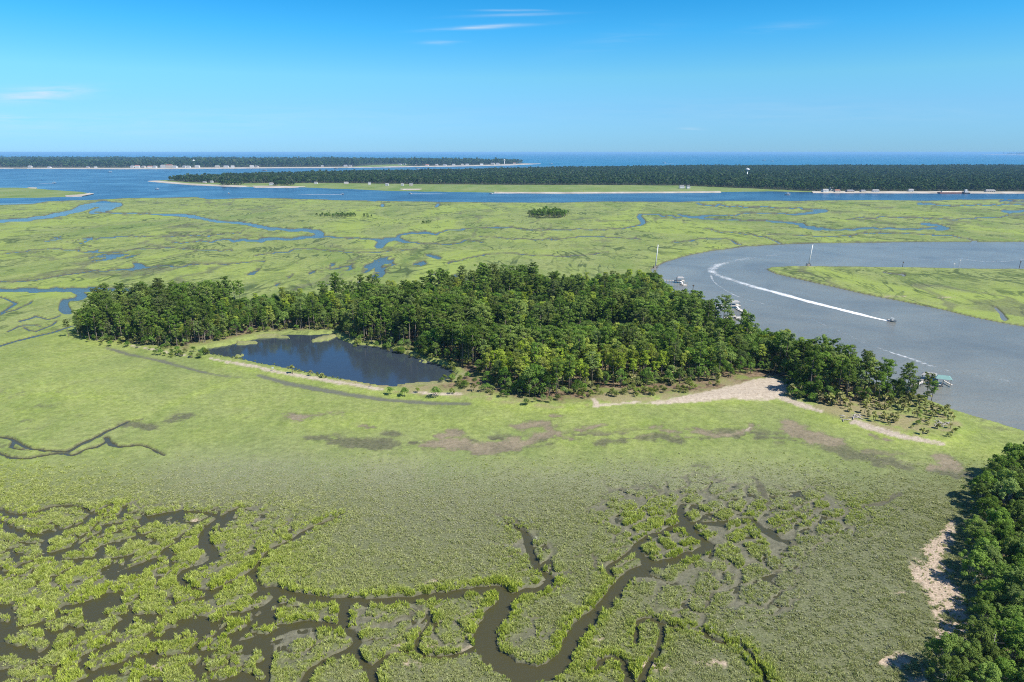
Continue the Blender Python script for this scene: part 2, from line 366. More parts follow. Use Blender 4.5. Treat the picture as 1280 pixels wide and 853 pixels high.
# shallow flooded flat with grass islets
ISLETS = [([(50,828),(90,815),(130,806)],17), ([(28,800),(50,808),(78,798)],14), ([(58,777),(85,775),(115,785)],15), ([(132,785),(148,768)],14), ([(150,800),(180,788),(215,779)],12), ([(178,803),(205,792)],9), ([(227,792),(252,800),(278,802)],18), ([(160,815),(205,807)],11), ([(212,814),(232,808)],10), ([(118,832),(150,826)],16), ([(250,830),(285,825)],15), ([(150,860),(205,838),(250,855)],30), ([(15,848),(45,845)],24), ([(60,858),(90,846)],18), ([(-20,834),(35,824)],10), ([(308,820),(320,845)],20), ([(298,805)],8), ([(277,782),(295,778),(315,768)],12), ([(232,773),(262,773)],9), ([(165,752),(200,758),(240,762),(280,756),(318,750)],22), ([(-60,800),(-20,790)],20), ([(-120,850),(-60,860)],30), ([(10,775),(30,770)],8), ([(325,790),(345,795)],14), ([(30,900),(110,890),(180,905)],34), ([(230,895),(300,885)],30)]
sh = polysd(SHALLOW, 1.4); isl = np.full(UU.shape, BIG)
for p, w in ISLETS: stroke(isl, p, w)
vx = (XX*.93 + YY*.37)/9.5 + .8*nB + .3*nA; vy = (YY*.93 - XX*.37)/5.2 + .8*np.roll(nB, 200, 1) + .3*nA
ve2 = voronoi_edge(vx, vy, 15)
wsd = np.minimum(wsd, np.maximum(sh, -isl*.62 + (ve2-.20)*30 + nA*2.5 + nE*3.0 - 1.0))
sparse = sstep(14, -8, sh)                                     # ragged, drowned grass around the flat
# far creeks: (points, thickness in px up the picture), k = 3
FAR = [
 ([(-260,284),(0,277),(44,273),(77,268),(100,262),(114,257),(144,256)], [5,4,4,5,6,7,7]),
 ([(144,256),(132,261),(112,266),(150,267),(190,268),(218,269),(240,271),(260,275),(285,278),(308,280),(332,285),(360,288),(384,288),(400,292),(396,296)], [6,6,2,1.6,1.6,3.5,4,3,2.5,3,4,3,4,5,5]),
 ([(396,296),(430,298),(460,299),(482,301),(495,299),(507,303)], [3,1.6,2,5,4,3]), ([(482,301),(474,309)], [4,4]), ([(507,302),(545,305),(600,303)], [2,1.4,1]),
 ([(396,296),(350,299),(310,301),(270,301),(215,304)], [3.5,3.5,3,2,1.2]),
 ([(-260,372),(0,363),(50,364),(100,363),(150,363),(195,367)], [6,5.5,5,5.5,5.5,3.5]), ([(88,363),(103,369),(98,374),(82,376),(80,384),(84,391)], [3,5,5,4,5,5]),
 ([(0,353),(30,352),(60,348),(85,344),(110,340),(140,338),(165,337),(175,333),(170,330)], [1.6,1.6,1.6,1.6,1.6,1.6,3,4,3]), ([(175,336),(200,333),(260,331),(330,328)], [2.5,1.6,1.2,1]),
 ([(535,319),(548,323)], 3),
 ([(848,268),(866,272),(900,270),(960,267),(1000,268),(1022,265),(1032,264),(1010,262),(950,259),(895,258),(872,254)], [1.4,4,1.5,1.5,2.5,4,3,1.8,1.6,1.8,2]),
 ([(866,272),(900,275),(950,276),(990,279),(1014,285),(1050,288),(1080,286),(1150,286),(1182,286),(1172,282),(1155,280)], [3,1.6,1.6,3,4,2.2,2.5,2,4,2.5,3.5]),
 ([(1150,255),(1180,257),(1230,257),(1300,256),(1545,258)], [3,1.5,1.5,1.5,2]), ([(1255,264),(1300,263),(1400,262)], [3.5,3,3]), ([(1250,252),(1290,253)], 2),
 ([(850,272),(800,268),(803,276),(800,282),(760,287),(690,288),(620,284)], [1.4,1.4,3,1.6,1.2,1.1,1]), ([(480,300),(530,291),(545,294),(560,288),(640,284)], [1.2,3,1.6,1.2,1]),
 ([(1280,269),(1200,274),(1120,272),(1060,275)], [1.2,1,1,.8]), ([(1220,302),(1180,295),(1100,291),(1040,296),(960,293)], [1.4,1.2,1,1,.8]), ([(975,305),(960,298),(925,292),(880,287)], [1.6,1.2,1,.8]),
 ([(545,259),(548,255)], 2), ([(478,256),(478,258)], 2), ([(460,252),(475,250)],1.6),
 ([(0,372),(20,380),(8,388),(0,392)], [1.6,2.2,1.4,1.4]), ([(0,433),(20,427),(48,420),(78,412),(100,405)], [2.4,2,2,1.6,1]), ([(25,402),(45,396),(60,400),(75,395)], [1.8,1.6,1.2,1]), ([(30,410),(45,415),(70,403)], [1,1,1]), ([(10,415),(30,407),(50,408)], [1,1.2,.8]), ([(0,394),(20,388),(40,377)],[1.2,1,.8]),
 ([(120,300),(160,296),(230,296),(300,292)], [1,1,1,.8]), ([(0,318),(60,312),(130,316),(200,311),(290,314)], [1,1.1,1,1,.8]), ([(320,320),(380,312),(440,316),(520,312)], [1,1.2,1,1]), ([(560,330),(620,318),(700,322),(760,316)], [1,1,.9,.8]), ([(600,296),(680,300),(740,296),(800,300)], [.9,.8,.8,.8]),
 ([(1105,341),(1130,346),(1128,343)], 1.2), ([(1244,385),(1252,393),(1256,400)], [1.5,2.2,2.5]), ([(840,303),(900,299),(925,306)],[.8,1,1.5]),
]
thin_ = lambda x: (x*.82 if x >= 2.5 else x*.5 if x > 1.2 else x*.36)
for p, w in FAR: stroke(wsd, p, [thin_(x)*3 for x in w] if isinstance(w, list) else thin_(w)*3, 3.0, 40, 1.2)
# shallow pools on the far marsh: broken by noise
pool = np.zeros(UU.shape)
for (u, v, ru, rv, a) in [(95,310,55,14,1.0),(120,323,60,7,.8),(270,342,55,7,1.1),(430,336,110,13,1.15),(520,328,60,10,.9),(380,350,120,8,.9),(560,345,60,8,.7),(100,300,60,6,.8),(1150,300,90,6,.35),(200,320,120,10,.5)]: pool += a*blob(u, v, ru, rv)
pn = fbm(XX/17, YY/48, 31, 4, 0.6)
pool_sd = (1.02 - np.clip(pool, 0, 1.2)*0.62 - pn*1.1)*10
wsd = np.minimum(wsd, np.where(pool > 0.05, np.where(pool_sd < 0, pool_sd, pool_sd+0.8), BIG))
# little branching runnels in the near marsh
rid = np.abs(fbm(XX/16+nA*0.15, YY/16, 41, 3, 0.45)); zone = np.clip(blob(900,650,110,38)+blob(640,700,45,40)+blob(880,745,110,55)+.75*blob(560,800,130,50)+.8*blob(250,650,120,25)+.7*blob(1000,650,70,30), 0, 1)
run = (rid/0.055 - zone*1.15)*3.0
wz = np.clip(1.25*blob(925,655,125,42)+1.0*blob(840,640,80,32)+.8*blob(1040,640,70,26)+.9*blob(660,695,42,40)+.7*blob(905,745,110,50)+.9*blob(255,665,120,36)+.95*blob(90,690,140,52)+.6*blob(560,795,120,45)+.7*blob(340,790,110,50)+.6*blob(800,700,50,25), 0, 1)
ve = voronoi_edge(XX/8.5 + .9*nB + .35*nA, YY/8.5 + .9*np.roll(nB, 300, 1) + .35*nA, 5)
vx = (XX*.9 + YY*.43)/12.5 + .8*nB + .3*nA; vy = (YY*.9 - XX*.43)/7.0 + .8*np.roll(nB, 300, 1) + .3*nA
ve = voronoi_edge(vx, vy, 5)
web = sstep(.20, .06, ve - .10*wz)*sstep(.16, .5, wz + .3*nB)*(VV > 560)
web *= sstep(-.5, .0, fbm(XX/24, YY/24, 71, 2) + .5*wz)
near = sstep(430, 640, VV)
wsd_raw = wsd.copy(); wsd = np.where(VV > 500, np.minimum(wsd, 60-web*np.where(UU < 350, 59.3, 58.5-.5*sstep(.5, 1, wz))), wsd)
vr = np.abs(fbm(XX/120+.25*nC, YY/230, 61, 4, 0.5)); vein = sstep(.055, .015, vr)*(1-sstep(400, 450, VV))*sstep(-.45, .1, nD+.3*nC)
wsd = wsd + nA*near*1.6 + nB*near*0.8 + sparse*near*(nA*5+1.5)*(wsd < 25)
wsd_land = wsd.copy()

# ---- surfaces: mud, sand, tone
ISLAND = [(76,424),(100,410),(140,396),(180,388),(240,384),(320,382),(400,380),(480,372),(560,366),(650,362),(740,360),(800,356),(818,348),(828,360),(842,374),(866,393),(905,410),(950,426),(1000,444),(1050,465),(1095,483),(1140,496),(1170,506),(1190,518),(1208,540),(1200,552),(1180,557),(1130,550),(1100,540),(1065,530),(1025,517),(1000,508),(975,500),(940,500),(880,503),(800,505),(745,510),(700,514),(640,508),(600,502),(540,498),(480,492),(420,482),(360,471),(310,461),(270,452),(230,447),(190,442),(150,436),(110,431)]
isd = polysd(ISLAND, 2.0)
RIGHT_WOOD = [(1262,585),(1238,602),(1226,640),(1222,690),(1226,735),(1236,780),(1212,832),(1182,852),(1172,890),(1180,935),(1545,935),(1545,600),(1400,560),(1320,568)]
rsd = polysd(RIGHT_WOOD, 1.5)
upland = np.maximum(sstep(6, -10, isd), sstep(25, -5, rsd))
mudf = np.full(UU.shape, BIG); pinkf = np.full(UU.shape, BIG); sandf = np.full(UU.shape, BIG); wrackf = np.full(UU.shape, BIG); trackf = np.full(UU.shape, BIG)
for p, w in [([(386,548),(420,552)],16),([(440,556),(482,557)],26),([(486,543),(498,544)],9),([(748,556),(790,550),(830,548),(848,553)],14),([(868,548),(884,549)],12),([(1040,561),(1075,571),(1112,580),(1135,587)],[22,30,26,8]),([(1168,588),(1190,592),(1212,598)],[14,24,12]),([(945,549),(965,548),(985,550)],12),([(210,528),(232,521)],[10,16]),([(160,532),(190,536)],18),([(870,583),(885,586)],8),([(660,560),(690,556)],10),([(540,556),(530,562)],10)]: stroke(mudf, p, w, wander=1.0)
for p, w in [([(135,436),(160,444),(200,452),(240,463),(270,470),(300,473)],[7,9,9,8,6,5]),([(325,471),(360,481),(420,492),(480,501),(540,505.5),(585,506)],[10,15,14,12,12,10])]: stroke(trackf, p, w)
for p, w in [([(366,522),(400,521)],[22,10]),([(415,517),(428,518)],8),([(450,533),(465,535)],9),([(530,558),(560,556),(592,561),(622,561),(645,553)],[20,34,34,32,22]),([(550,546),(566,543)],24),([(640,560),(668,549),(700,541)],[24,20,12]),([(650,535),(680,530),(692,541),(714,549)],[14,20,18,8]),([(725,539),(752,532)],[18,8]),([(862,536),(900,546),(930,540),(942,533)],[8,12,18,12]),([(815,536),(842,541)],10),([(985,530),(1000,543),(1020,549),(1045,556)],[22,34,30,14]),([(1174,573),(1185,580),(1198,588)],[18,20,14]),([(1163,584),(1175,587)],10),([(690,520),(700,522)],8),([(1090,545),(1115,552)],6),([(918,495),(950,492)],8)]: stroke(pinkf, p, w, wander=1.0)
DRYCREEK = [([(875,790),(877,770),(885,755),(900,737),(915,725),(930,715)],[7,8,9,9,8,3]),([(922,772),(919,755),(925,742)],[6,7,3]),([(445,796),(460,788),(485,781),(510,773),(527,760)],[7,8,8,8,5]),([(1122,620),(1100,631),(1060,636),(1022,638),(998,640),(987,630)],[12,10,9,9,9,5]),([(960,667),(975,660),(1010,650),(1016,640)],[10,12,10,6]),([(985,668),(992,681),(976,691),(972,716)],[10,10,9,8]),([(976,691),(1008,706)],[5,2]),([(812,608),(825,615),(838,622)],[6,9,8]),([(940,598),(955,620),(962,640)],[5,9,6]),([(690,722),(715,718),(738,713),(745,703),(738,695),(720,698)],[6,6,5,5,4,3]),([(905,686),(920,683),(940,680),(960,684)],[8,7,5,4]),([(740,712),(760,705),(790,700)],[5,6,4]),([(610,640),(640,650),(655,662)],[3,6,6]),([(515,760),(540,775)],[4,4])]
dryf = np.full(UU.shape, BIG)
for p, w in DRYCREEK: stroke(dryf, p, w, wander=1.0)
for p, w in [([(264,450),(290,455.5),(320,461),(345,467),(380,473),(420,480),(476,489.5)],[5,6,8,6,8,9,6]),([(515,493),(540,495.5),(575,496)],6),([(165,435),(200,440.5),(240,448)],[2,4,2]),([(975,499),(1000,508),(1026,517)],[12,10,7]),([(1066,530),(1100,540),(1130,549),(1178,557)],[10,12,11,6]),([(750,509),(775,507),(800,505)],[5,4,6]),([(742,502),(746,510)],[5,8]),([(930,541),(938,535)],3)]: stroke(sandf, p, w)
sandf = np.minimum(sandf, polysd([(800,506),(830,503),(852,499),(890,491),(920,484),(940,478),(965,475),(984,484),(982,494),(972,501),(950,502),(915,501),(880,504),(840,507)], 2.0))
for p, w in [([(1192,655),(1180,672),(1162,700),(1150,722)],[14,24,40,36]),([(1168,720),(1182,750),(1192,780),(1186,798)],[44,48,46,34]),([(1108,733),(1124,740)],[6,10]),([(1098,832),(1120,825),(1140,840),(1150,870)],[16,22,26,24]),([(536,732),(546,728)],[3,5]),([(492,808),(503,811)],6),([(574,779),(588,777)],7),([(578,814),(590,806)],7),([(537,811),(545,808)],5),([(735,803),(755,801)],6),([(806,832),(832,838)],12),([(876,830),(905,832)],9),([(500,830),(520,834)],6),([(190,836),(205,840)],7),([(240,653),(250,651)],4),([(1018,333.8),(1000,334.3)],4),([(1108,372),(1130,372)],6),([(1175,373),(1190,373)],5),([(955,345),(990,337.5)],1)]: stroke(wrackf, p, w)
J = nA*2.6 + nB*1.8 + nE*2.2
e = lambda f, s=2.0, soft=3.0: sstep(soft, -soft, f + J*s)
mud = e(mudf, 2.4, 5)*0.8; pink = e(pinkf, 2.6, 5); sand = e(sandf, .9, 1.6)*sstep(-1.05, -.35, nA + .5*nB + .25*(sandf < -6)); wrack = e(wrackf, 2.6, 5)*sstep(-.25,.25,nA+nB*.6+.1); dry = e(dryf, 0.9, 2); track = e(trackf, .9, 3)
band = np.exp(-((VV - np.interp(UU, [340, 480, 640, 900, 1000, 1210], [545, 555, 551, 543, 550, 592]))/np.interp(UU, [340, 1210], [9, 9]))**2)*sstep(330, 420, UU)*sstep(1230, 1160, UU)
flecks = sstep(.02, .30, fbm(XX/7, YY/5, 83, 4, .6) + .35*fbm(XX/40, YY/14, 84, 2) - .12)
pink = np.maximum(pink, band*flecks*.85*sstep(-.2, .2, nC+.1)); mud = np.maximum(mud, band*flecks*.9); mud = np.maximum(mud, .55*flecks*sstep(.1, .45, nC)*sstep(470, 500, VV)*sstep(640, 560, VV))
mud = np.maximum(mud, np.maximum(track*.85, dry*.9)); mud = np.maximum(mud, pink)
# zones of pale speckled stem-and-mud marsh
speck = np.clip(.8*blob(300,600,110,40)+.9*blob(560,640,130,50)+.7*blob(880,600,190,30)+.6*blob(1050,690,110,60)+.5*blob(780,610,150,25)+.6*blob(480,590,100,30)+.5*blob(1090,780,70,60)+.6*blob(950,760,90,40), 0, 1)
# lime of young tall cordgrass
lime = 0.60 - 0.50*sstep(545, 640, VV)*sstep(330, 470, UU) - 0.10*sstep(560,620,VV)
lime += 0.22*nC*sstep(280,420,VV) + 0.18*nB*sstep(420,560,VV) + 0.28*nD*(1-sstep(330,430,VV)) + .14*nC*(1-sstep(300,420,VV))
for (u, v, ru, rv, a) in [(50,470,70,32,.22),(90,440,60,16,.10),(40,515,24,10,.35),(105,497,45,8,.22),(190,470,90,16,.10),(240,600,120,40,-.18),(300,600,60,22,-.4),(480,530,120,12,.22),(560,525,90,12,.2),(850,525,140,14,.24),(720,555,90,10,.2),(1080,540,90,16,.14),(1190,545,60,20,.12),(1240,565,50,10,.40),(640,590,110,12,.12),(420,610,70,8,-.3),(350,580,70,20,-.25),(440,650,80,30,-.2),(60,680,100,40,.12),(120,720,110,30,.22),(150,605,110,22,-.05),(1100,345,70,5,.1),(1130,358,90,8,-.25),(640,270,60,5,-.2),(560,292,80,5,-.15),(480,285,50,5,-.1),(1150,620,60,30,-.12),(1220,580,70,20,-.05),(900,255,200,4,.1),(60,330,60,8,-.15),(260,430,1,1,0)]: lime = lime + a*blob(u, v, ru, rv)
edge = np.exp(-(np.clip(wsd_land, 0, 99)/(np.where(VV > 500, 15, 5)*(1+.7*nB)))**2)*sstep(0, 1, wsd_land)
lime = np.maximum(lime, edge*(0.78+.5*nB)*sstep(440, 530, VV)); lime = np.maximum(lime, .66*wz*(VV > 560)*(1+.5*nB)) + edge*0.30*(1-sstep(440,530,VV))
lime += 0.35*e(np.minimum(*(lambda a: (a, a))(polysd([(195,512),(225,498),(262,484),(300,473),(306,478),(270,490),(240,500),(215,512)], 2))), 1.0, 4)
lime += 0.5*np.exp(-((isd-2)/12)**2)*(UU > 250); lime = np.where(isd < 4, np.maximum(lime, .75+.5*nB), lime)
scrub = sstep(4, -6, isd)*sstep(-.1, .35, nB+.6*nA)*.8*np.maximum(sstep(470, 485, VV), .15)
lime = np.clip(lime - .25*speck*sstep(560,600,VV), 0, 1)
wet = sstep(2.6+1.6*near, 0.4, wsd_land + nA*.8 + nE*.9)                              # bare bank
mud = np.maximum(mud, wet); mud = np.maximum(mud, vein*.55); mud = np.maximum(mud, web*.95); webmud = web
mud = np.maximum(mud, sparse*sstep(.05,.4,nA+.25*nB-.1)*.7)
floor_ = np.maximum(sstep(-8, -26, isd + 5*nB)*sstep(4, 16, pond_sd)*(1-.8*sstep(1045, 1075, UU)*sstep(500, 508, VV)), sstep(8,-12,rsd+3*nB))*(1-sand)
# ---- heights
zl = 0.55 + 0.10*nC + 0.06*nA*near + .22*edge*near - 0.18*np.clip(mud, 0, 1)*(1-upland) + upland*(0.9+0.25*nB) + sand*0.05
zl = np.where(VV < 430, zl+.45*(1-sstep(330,430,VV)), zl)
zl = zl - web*.35*(1-upland)
bk = 2.2 + 1.9*near; t = np.clip((wsd + 0.35*bk)/bk, 0, 1); ZZ = -0.8 + (zl+0.8)*t
# pond basin and its two grass islets
pis = np.full(UU.shape, BIG)
for p, w in [([(300,430),(318,429)],[9,7]),([(322,422),(345,421),(362,423)],[5,8,4]),([(392,427),(405,424),(416,421)],[6,15,8]),([(292,447),(303,445)],[3,4]),([(500,484),(540,482),(565,478),(580,470)],[7,7,8,9]),([(506,440),(512,443)],4),([(525,452),(532,453)],3)]: stroke(pis, p, w)
psd = np.maximum(pond_sd + nB*1.4 - 1.2, -pis)
t = np.clip((psd + 0.8)/1.6, 0, 1); ZZ = np.where(pond_sd < 12, -0.3 + (ZZ+0.3)*t, ZZ)
pondreed = sstep(3, -2, pis + nA*3)
pondrim = np.exp(-((psd-4)/4)**2)

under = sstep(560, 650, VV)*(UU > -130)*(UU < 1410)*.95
def grid_attr(me, name, arr):
    a = me.attributes.new(name, 'FLOAT', 'POINT'); a.data.foreach_set('value', np.ascontiguousarray(arr, np.float32).ravel())
def ground_material():
    t = NT('marsh_ground_material'); p = t.pos()
    lime_, mud_, pink_, sand_, wr_, fl_, rd_, tr_, sp_ = [t.attr(n) for n in ('lime','mud','pink','sand','wrack','floor','reed','track','speck')]
    n1 = t.noise(p, 0.55, 5, 0.65); n2 = t.noise(p, 0.09, 4, 0.6); n3 = t.noise(p, 0.014, 4, 0.6); n4 = t.noise(p, 1.6, 3, 0.6)
    grey = t.mix(t.rng(n1, .3, .7), (0.110, 0.135, 0.052), (0.195, 0.212, 0.098))
    lim = t.mix(t.rng(n1, .3, .7), (0.155, 0.208, 0.030), (0.270, 0.318, 0.082))
    g = t.mix(lime_, grey, lim)
    g = t.mix(t.rng(n2, .35, .75, 0, .5), g, (0.215, 0.230, 0.095))
    n5 = t.noise(t.scale(p, (1, .6, 1)), 0.028, 5, 0.68, .6); g = t.mix(t.rng(n5, .44, .64, 0, .55), g, (0.110, 0.158, 0.036)); g = t.mix(t.rng(n3, .45, .68, 0, .5), g, (0.175, 0.205, 0.080)); n6 = t.noise(p, .28, 8, .82, .3); g = t.mix(1.0, g, t.rng(n6, .32, .68, .66, 1.28), 'MULTIPLY')
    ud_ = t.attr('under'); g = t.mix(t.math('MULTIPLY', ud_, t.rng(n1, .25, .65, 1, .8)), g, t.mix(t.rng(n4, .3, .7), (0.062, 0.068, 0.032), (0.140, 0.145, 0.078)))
    g = t.mix(t.math('MULTIPLY', sp_, t.rng(n4, .45, .62)), g, (0.22, 0.215, 0.155))
    fv_ = t.attr('farv'); w_ = t.scale(p, (1, .55, 1)); ln1 = t.noise(w_, 0.011, 4, .6, 1.2); ln2 = t.noise(w_, 0.024, 3, .55, 1.0); n7 = t.noise(w_, 0.05, 5, .7, .5)
    lines = t.math('MAXIMUM', t.rng(t.math('ABSOLUTE', t.math('SUBTRACT', ln1, .5)), .006, .020, 1, 0), t.rng(t.math('ABSOLUTE', t.math('SUBTRACT', ln2, .5)), .006, .022, .8, 0))
    lines = t.math('MULTIPLY', t.math('MULTIPLY', lines, fv_), t.rng(n3, .40, .56, .1, .85))
    n8 = t.noise(t.scale(p, (1, .45, 1)), 0.006, 4, .6, 1.0); g = t.mix(t.math('MULTIPLY', fv_, t.rng(n8, .50, .60, 0, .75)), g, (0.205, 0.262, 0.052)); g = t.mix(t.math('MULTIPLY', fv_, t.rng(n8, .36, .46, .6, 0)), g, (0.105, 0.158, 0.034)); g = t.mix(t.math('MULTIPLY', fv_, t.rng(n7, .54, .68, 0, .4)), g, (0.080, 0.120, 0.030))
    g = t.mix(lines, g, (0.040, 0.062, 0.020))
    dk = t.mix(t.rng(n1, .3, .7), (0.050, 0.046, 0.030), (0.115, 0.106, 0.070))
    pk = t.mix(t.rng(n1, .3, .7), (0.172, 0.142, 0.090), (0.250, 0.206, 0.138))
    md = t.mix(t.math('MULTIPLY', pink_, t.rng(n2, .3, .6, .45, 1)), dk, pk); md = t.mix(tr_, md, (0.098, 0.096, 0.086)); md = t.mix(t.attr('web'), md, t.mix(t.rng(n1, .3, .7), (0.090, 0.086, 0.056), (0.155, 0.148, 0.104)))
    g = t.mix(t.math('MULTIPLY', mud_, t.rng(n4, .25, .5, .75, 1)), g, md)
    lit = t.mix(t.rng(n1, .35, .65), (0.085, 0.062, 0.036), (0.210, 0.150, 0.095)); lit = t.mix(t.rng(n2, .45, .6), lit, (0.140, 0.165, 0.045))
    g = t.mix(fl_, g, lit)
    g = t.mix(t.attr('scrub'), g, t.mix(t.rng(n4, .3, .7), (0.17, 0.14, 0.075), (0.27, 0.225, 0.130)))
    g = t.mix(rd_, g, t.mix(t.rng(n4, .3, .7), (0.13, 0.145, 0.055), (0.23, 0.225, 0.11)))
    g = t.mix(wr_, g, t.mix(t.rng(n4, .3, .7), (0.22, 0.165, 0.115), (0.46, 0.375, 0.285)))
    g = t.mix(sand_, g, t.mix(t.rng(n1, .3, .7), (0.275, 0.225, 0.168), (0.430, 0.370, 0.290)))
    h = t.math('ADD', t.math('MULTIPLY', n1, 0.6), t.math('MULTIPLY', n4, 0.35))
    return t.done(t.bsdf(g, t.rng(mud_, 0, 1, .95, .6), 0.15, t.bump(h, 0.6, 0.9)))
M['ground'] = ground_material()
idx = np.arange(NV*NU).reshape(NV, NU)
quads = np.stack([idx[1:, :-1], idx[1:, 1:], idx[:-1, 1:], idx[:-1, :-1]], -1).reshape(-1, 4)
# leave out what lies under open water
zq = ZZ.ravel()[quads].max(1); quads = quads[zq > -0.79]
me = raw_mesh('marsh_ground', np.stack([XX, YY, ZZ], -1).reshape(-1, 3), quads, M['ground'])
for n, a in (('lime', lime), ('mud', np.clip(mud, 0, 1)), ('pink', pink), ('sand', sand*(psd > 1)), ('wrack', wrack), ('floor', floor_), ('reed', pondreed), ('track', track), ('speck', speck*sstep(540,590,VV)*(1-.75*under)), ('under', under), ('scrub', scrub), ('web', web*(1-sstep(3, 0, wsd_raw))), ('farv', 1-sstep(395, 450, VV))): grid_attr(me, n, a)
me.polygons.foreach_set('use_smooth', [True]*len(me.polygons))
tag(link('marsh_ground', me), kind='structure', label='green tidal marsh flats and island ground cut by creeks')

def sample(arr, u, v):
    fi = np.clip((np.asarray(v)-Va[0])/STEP, 0, NV-1.001); fj = np.clip((np.asarray(u)-Ua[0])/STEP, 0, NU-1.001)
    i = fi.astype(int); j = fj.astype(int); a = fi-i; b = fj-j
    return (arr[i, j]*(1-b)+arr[i, j+1]*b)*(1-a) + (arr[i+1, j]*(1-b)+arr[i+1, j+1]*b)*a
def gz(X, Y):
    u, v = to_px(X, Y, 0.0); return sample(ZZ, u, v)

# ------------------------------------------------------------------ water
def water_material(name, deep, scale, strength, rough, spec=0.5, wind=(1.0, 2.2, 1.0), patch=0.0, patchcol=(0, 0, 0)):
    t = NT(name); p = t.pos(); q = t.scale(p, wind)
    w1 = t.noise(q, scale, 4, 0.6, 0.4); w2 = t.noise(q, scale*0.13, 3, 0.55, 0.5); w3 = t.noise(p, scale*0.02, 4, 0.6, 0.8)
    h = t.math('ADD', t.math('MULTIPLY', w1, 0.6), t.math('MULTIPLY', w2, 1.1))
    c = t.mix(t.rng(w3, .35, .7, 0, patch), deep, patchcol)
    r = t.rng(w3, .3, .7, rough*.75, rough*1.3)
    return t.done(t.bsdf(c, r, spec, t.bump(h, strength, 0.6), IOR=1.333))
M['estuary'] = water_material('estuary_water', (0.046, 0.044, 0.018), 0.45, 0.35, 0.16, patch=.6, patchcol=(0.056, 0.051, 0.026))
M['river'] = water_material('river_water', (0.168, 0.166, 0.138), 0.55, 1.0, 0.22, patch=1.0, patchcol=(0.104, 0.112, 0.106))
M['sound'] = water_material('sound_water', (0.020, 0.045, 0.082), 0.25, 0.5, 0.25, patch=.6, patchcol=(0.012, 0.036, 0.078))
M['sea'] = water_material('sea_water', (0.006, 0.085, 0.165), 0.1, 0.4, 0.3, spec=.3, patch=.7, patchcol=(0.010, 0.110, 0.190))
M['pond'] = water_material('pond_water', (0.028, 0.038, 0.050), 0.6, 0.06, 0.06)
def sheet(name, pts, z, mat, label):
    me = bpy.data.meshes.new(name); me.from_pydata([(x, y, z) for x, y in pts], [], [tuple(range(len(pts)))]); me.materials.append(mat); me.update()
    if me.polygons[0].normal.z < 0: me.flip_normals()
    return tag(link(name, me), kind='structure', label=label)
FARY = at(640, 247)[1]; SEAY = at(640, 207.5)[1]
ymid = at(640, 254)[1]
sheet('creek_water', [(-6000, -3000), (6000, -3000), (6000, ymid), (-6000, ymid)], 0.0, M['estuary'], 'murky olive creek water winding through the marsh')
sheet('river_water', [at(u, v) for u, v in [(1545,296),(1280,299),(1060,300),(930,305),(850,317),(800,335),(806,350),(850,390),(950,436),(1050,476),(1140,507),(1200,528),(1280,553),(1420,596),(1545,628)]], 0.03, M['river'], 'broad grey-blue tidal river bending round the island')
sheet('sound_water', [(-6000, ymid), (6000, ymid), (30000, SEAY), (-30000, SEAY)], 0.0, M['sound'], 'open blue sound between the marsh and the wooded islands')
sheet('sea', [(-30000, SEAY), (30000, SEAY), (90000, 90000), (-90000, 90000)], 0.0, M['sea'], 'deep blue ocean reaching to the horizon')
pond_pts = [at(u, v) for u, v in [(236,440),(300,424),(360,412),(430,412),(500,434),(580,458),(592,472),(560,486),(500,490),(476,487.5),(400,474),(330,460),(285,450),(252,444.5)]]
sheet('pond_water', pond_pts, 0.06, M['pond'], 'dark still pond beside the wooded island')

# ------------------------------------------------------------------ far islands (ground)
def far_ground(name, pts, z, mat, label, jit=1.0):
    P = []
    for (a, b) in zip(pts, pts[1:]+pts[:1]):
        n = max(1, int(abs(a[0]-b[0])/14))
        for i in range(n):
            s = i/n; P.append((a[0]+(b[0]-a[0])*s, a[1]+(b[1]-a[1])*s + random.uniform(-.25, .25)*jit))
    top = [at(u, v) for u, v in P]; n = len(top)
    cx = sum(p[0] for p in top)/n; cy = sum(p[1] for p in top)/n
    V = [(x, y, z) for x, y in top] + [(x, y-8-4*z, -1.0) for x, y in top]
    F = [tuple(range(n))] + [(i, i+n, (i+1) % n+n, (i+1) % n) for i in range(n)]
    me = bpy.data.meshes.new(name); me.from_pydata(V, [], F); me.materials.append(mat); me.update()
    if me.polygons[0].normal.z < 0: me.flip_normals()
    return tag(link(name, me), kind='structure', label=label)
def far_mat(name, a, b, sc):
    t = NT(name); p = t.pos(); q = t.scale(p, (1, .35, 1)); n = t.noise(q, sc, 5, .65); c = t.mix(t.rng(n, .35, .65), a, b); return t.done(t.bsdf(c, .95, .1))
M['far_marsh'] = far_mat('far_marsh_grass', (0.100, 0.155, 0.032), (0.170, 0.205, 0.070), 0.012)
M['far_sand'] = far_mat('far_sand', (0.26, 0.23, 0.18), (0.40, 0.36, 0.30), 0.02)
M['far_floor'] = far_mat('far_forest_floor', (0.030, 0.045, 0.018), (0.075, 0.080, 0.035), 0.02)
ISL1 = [(190,226.6),(210,228.3),(240,231),(280,233.2),(330,234.2),(380,234.6),(420,236),(500,239),(620,241),(700,241.6),(850,240.8),(960,239.2),(1020,240.6),(1280,241.2),(1545,241.4),(1545,208.6),(1280,208.6),(1000,209),(850,209.6),(700,212),(600,214),(450,216.5),(330,219),(250,223.5),(205,226)]
far_ground('wooded_island_ground', ISL1, 1.0, M['far_marsh'], 'marshy ground of the long wooded island across the sound')
WOOD1 = [(208,226.3),(240,228.5),(300,229.5),(420,229.3),(500,230.5),(620,231.5),(760,231.8),(850,232.5),(905,234.8),(950,236.6),(1010,239.4),(1280,240.2),(1545,240.2),(1545,209.2),(1280,209.2),(1000,209.6),(850,210.2),(700,212.6),(600,214.8),(450,217.4),(330,220.2),(250,224.4)]
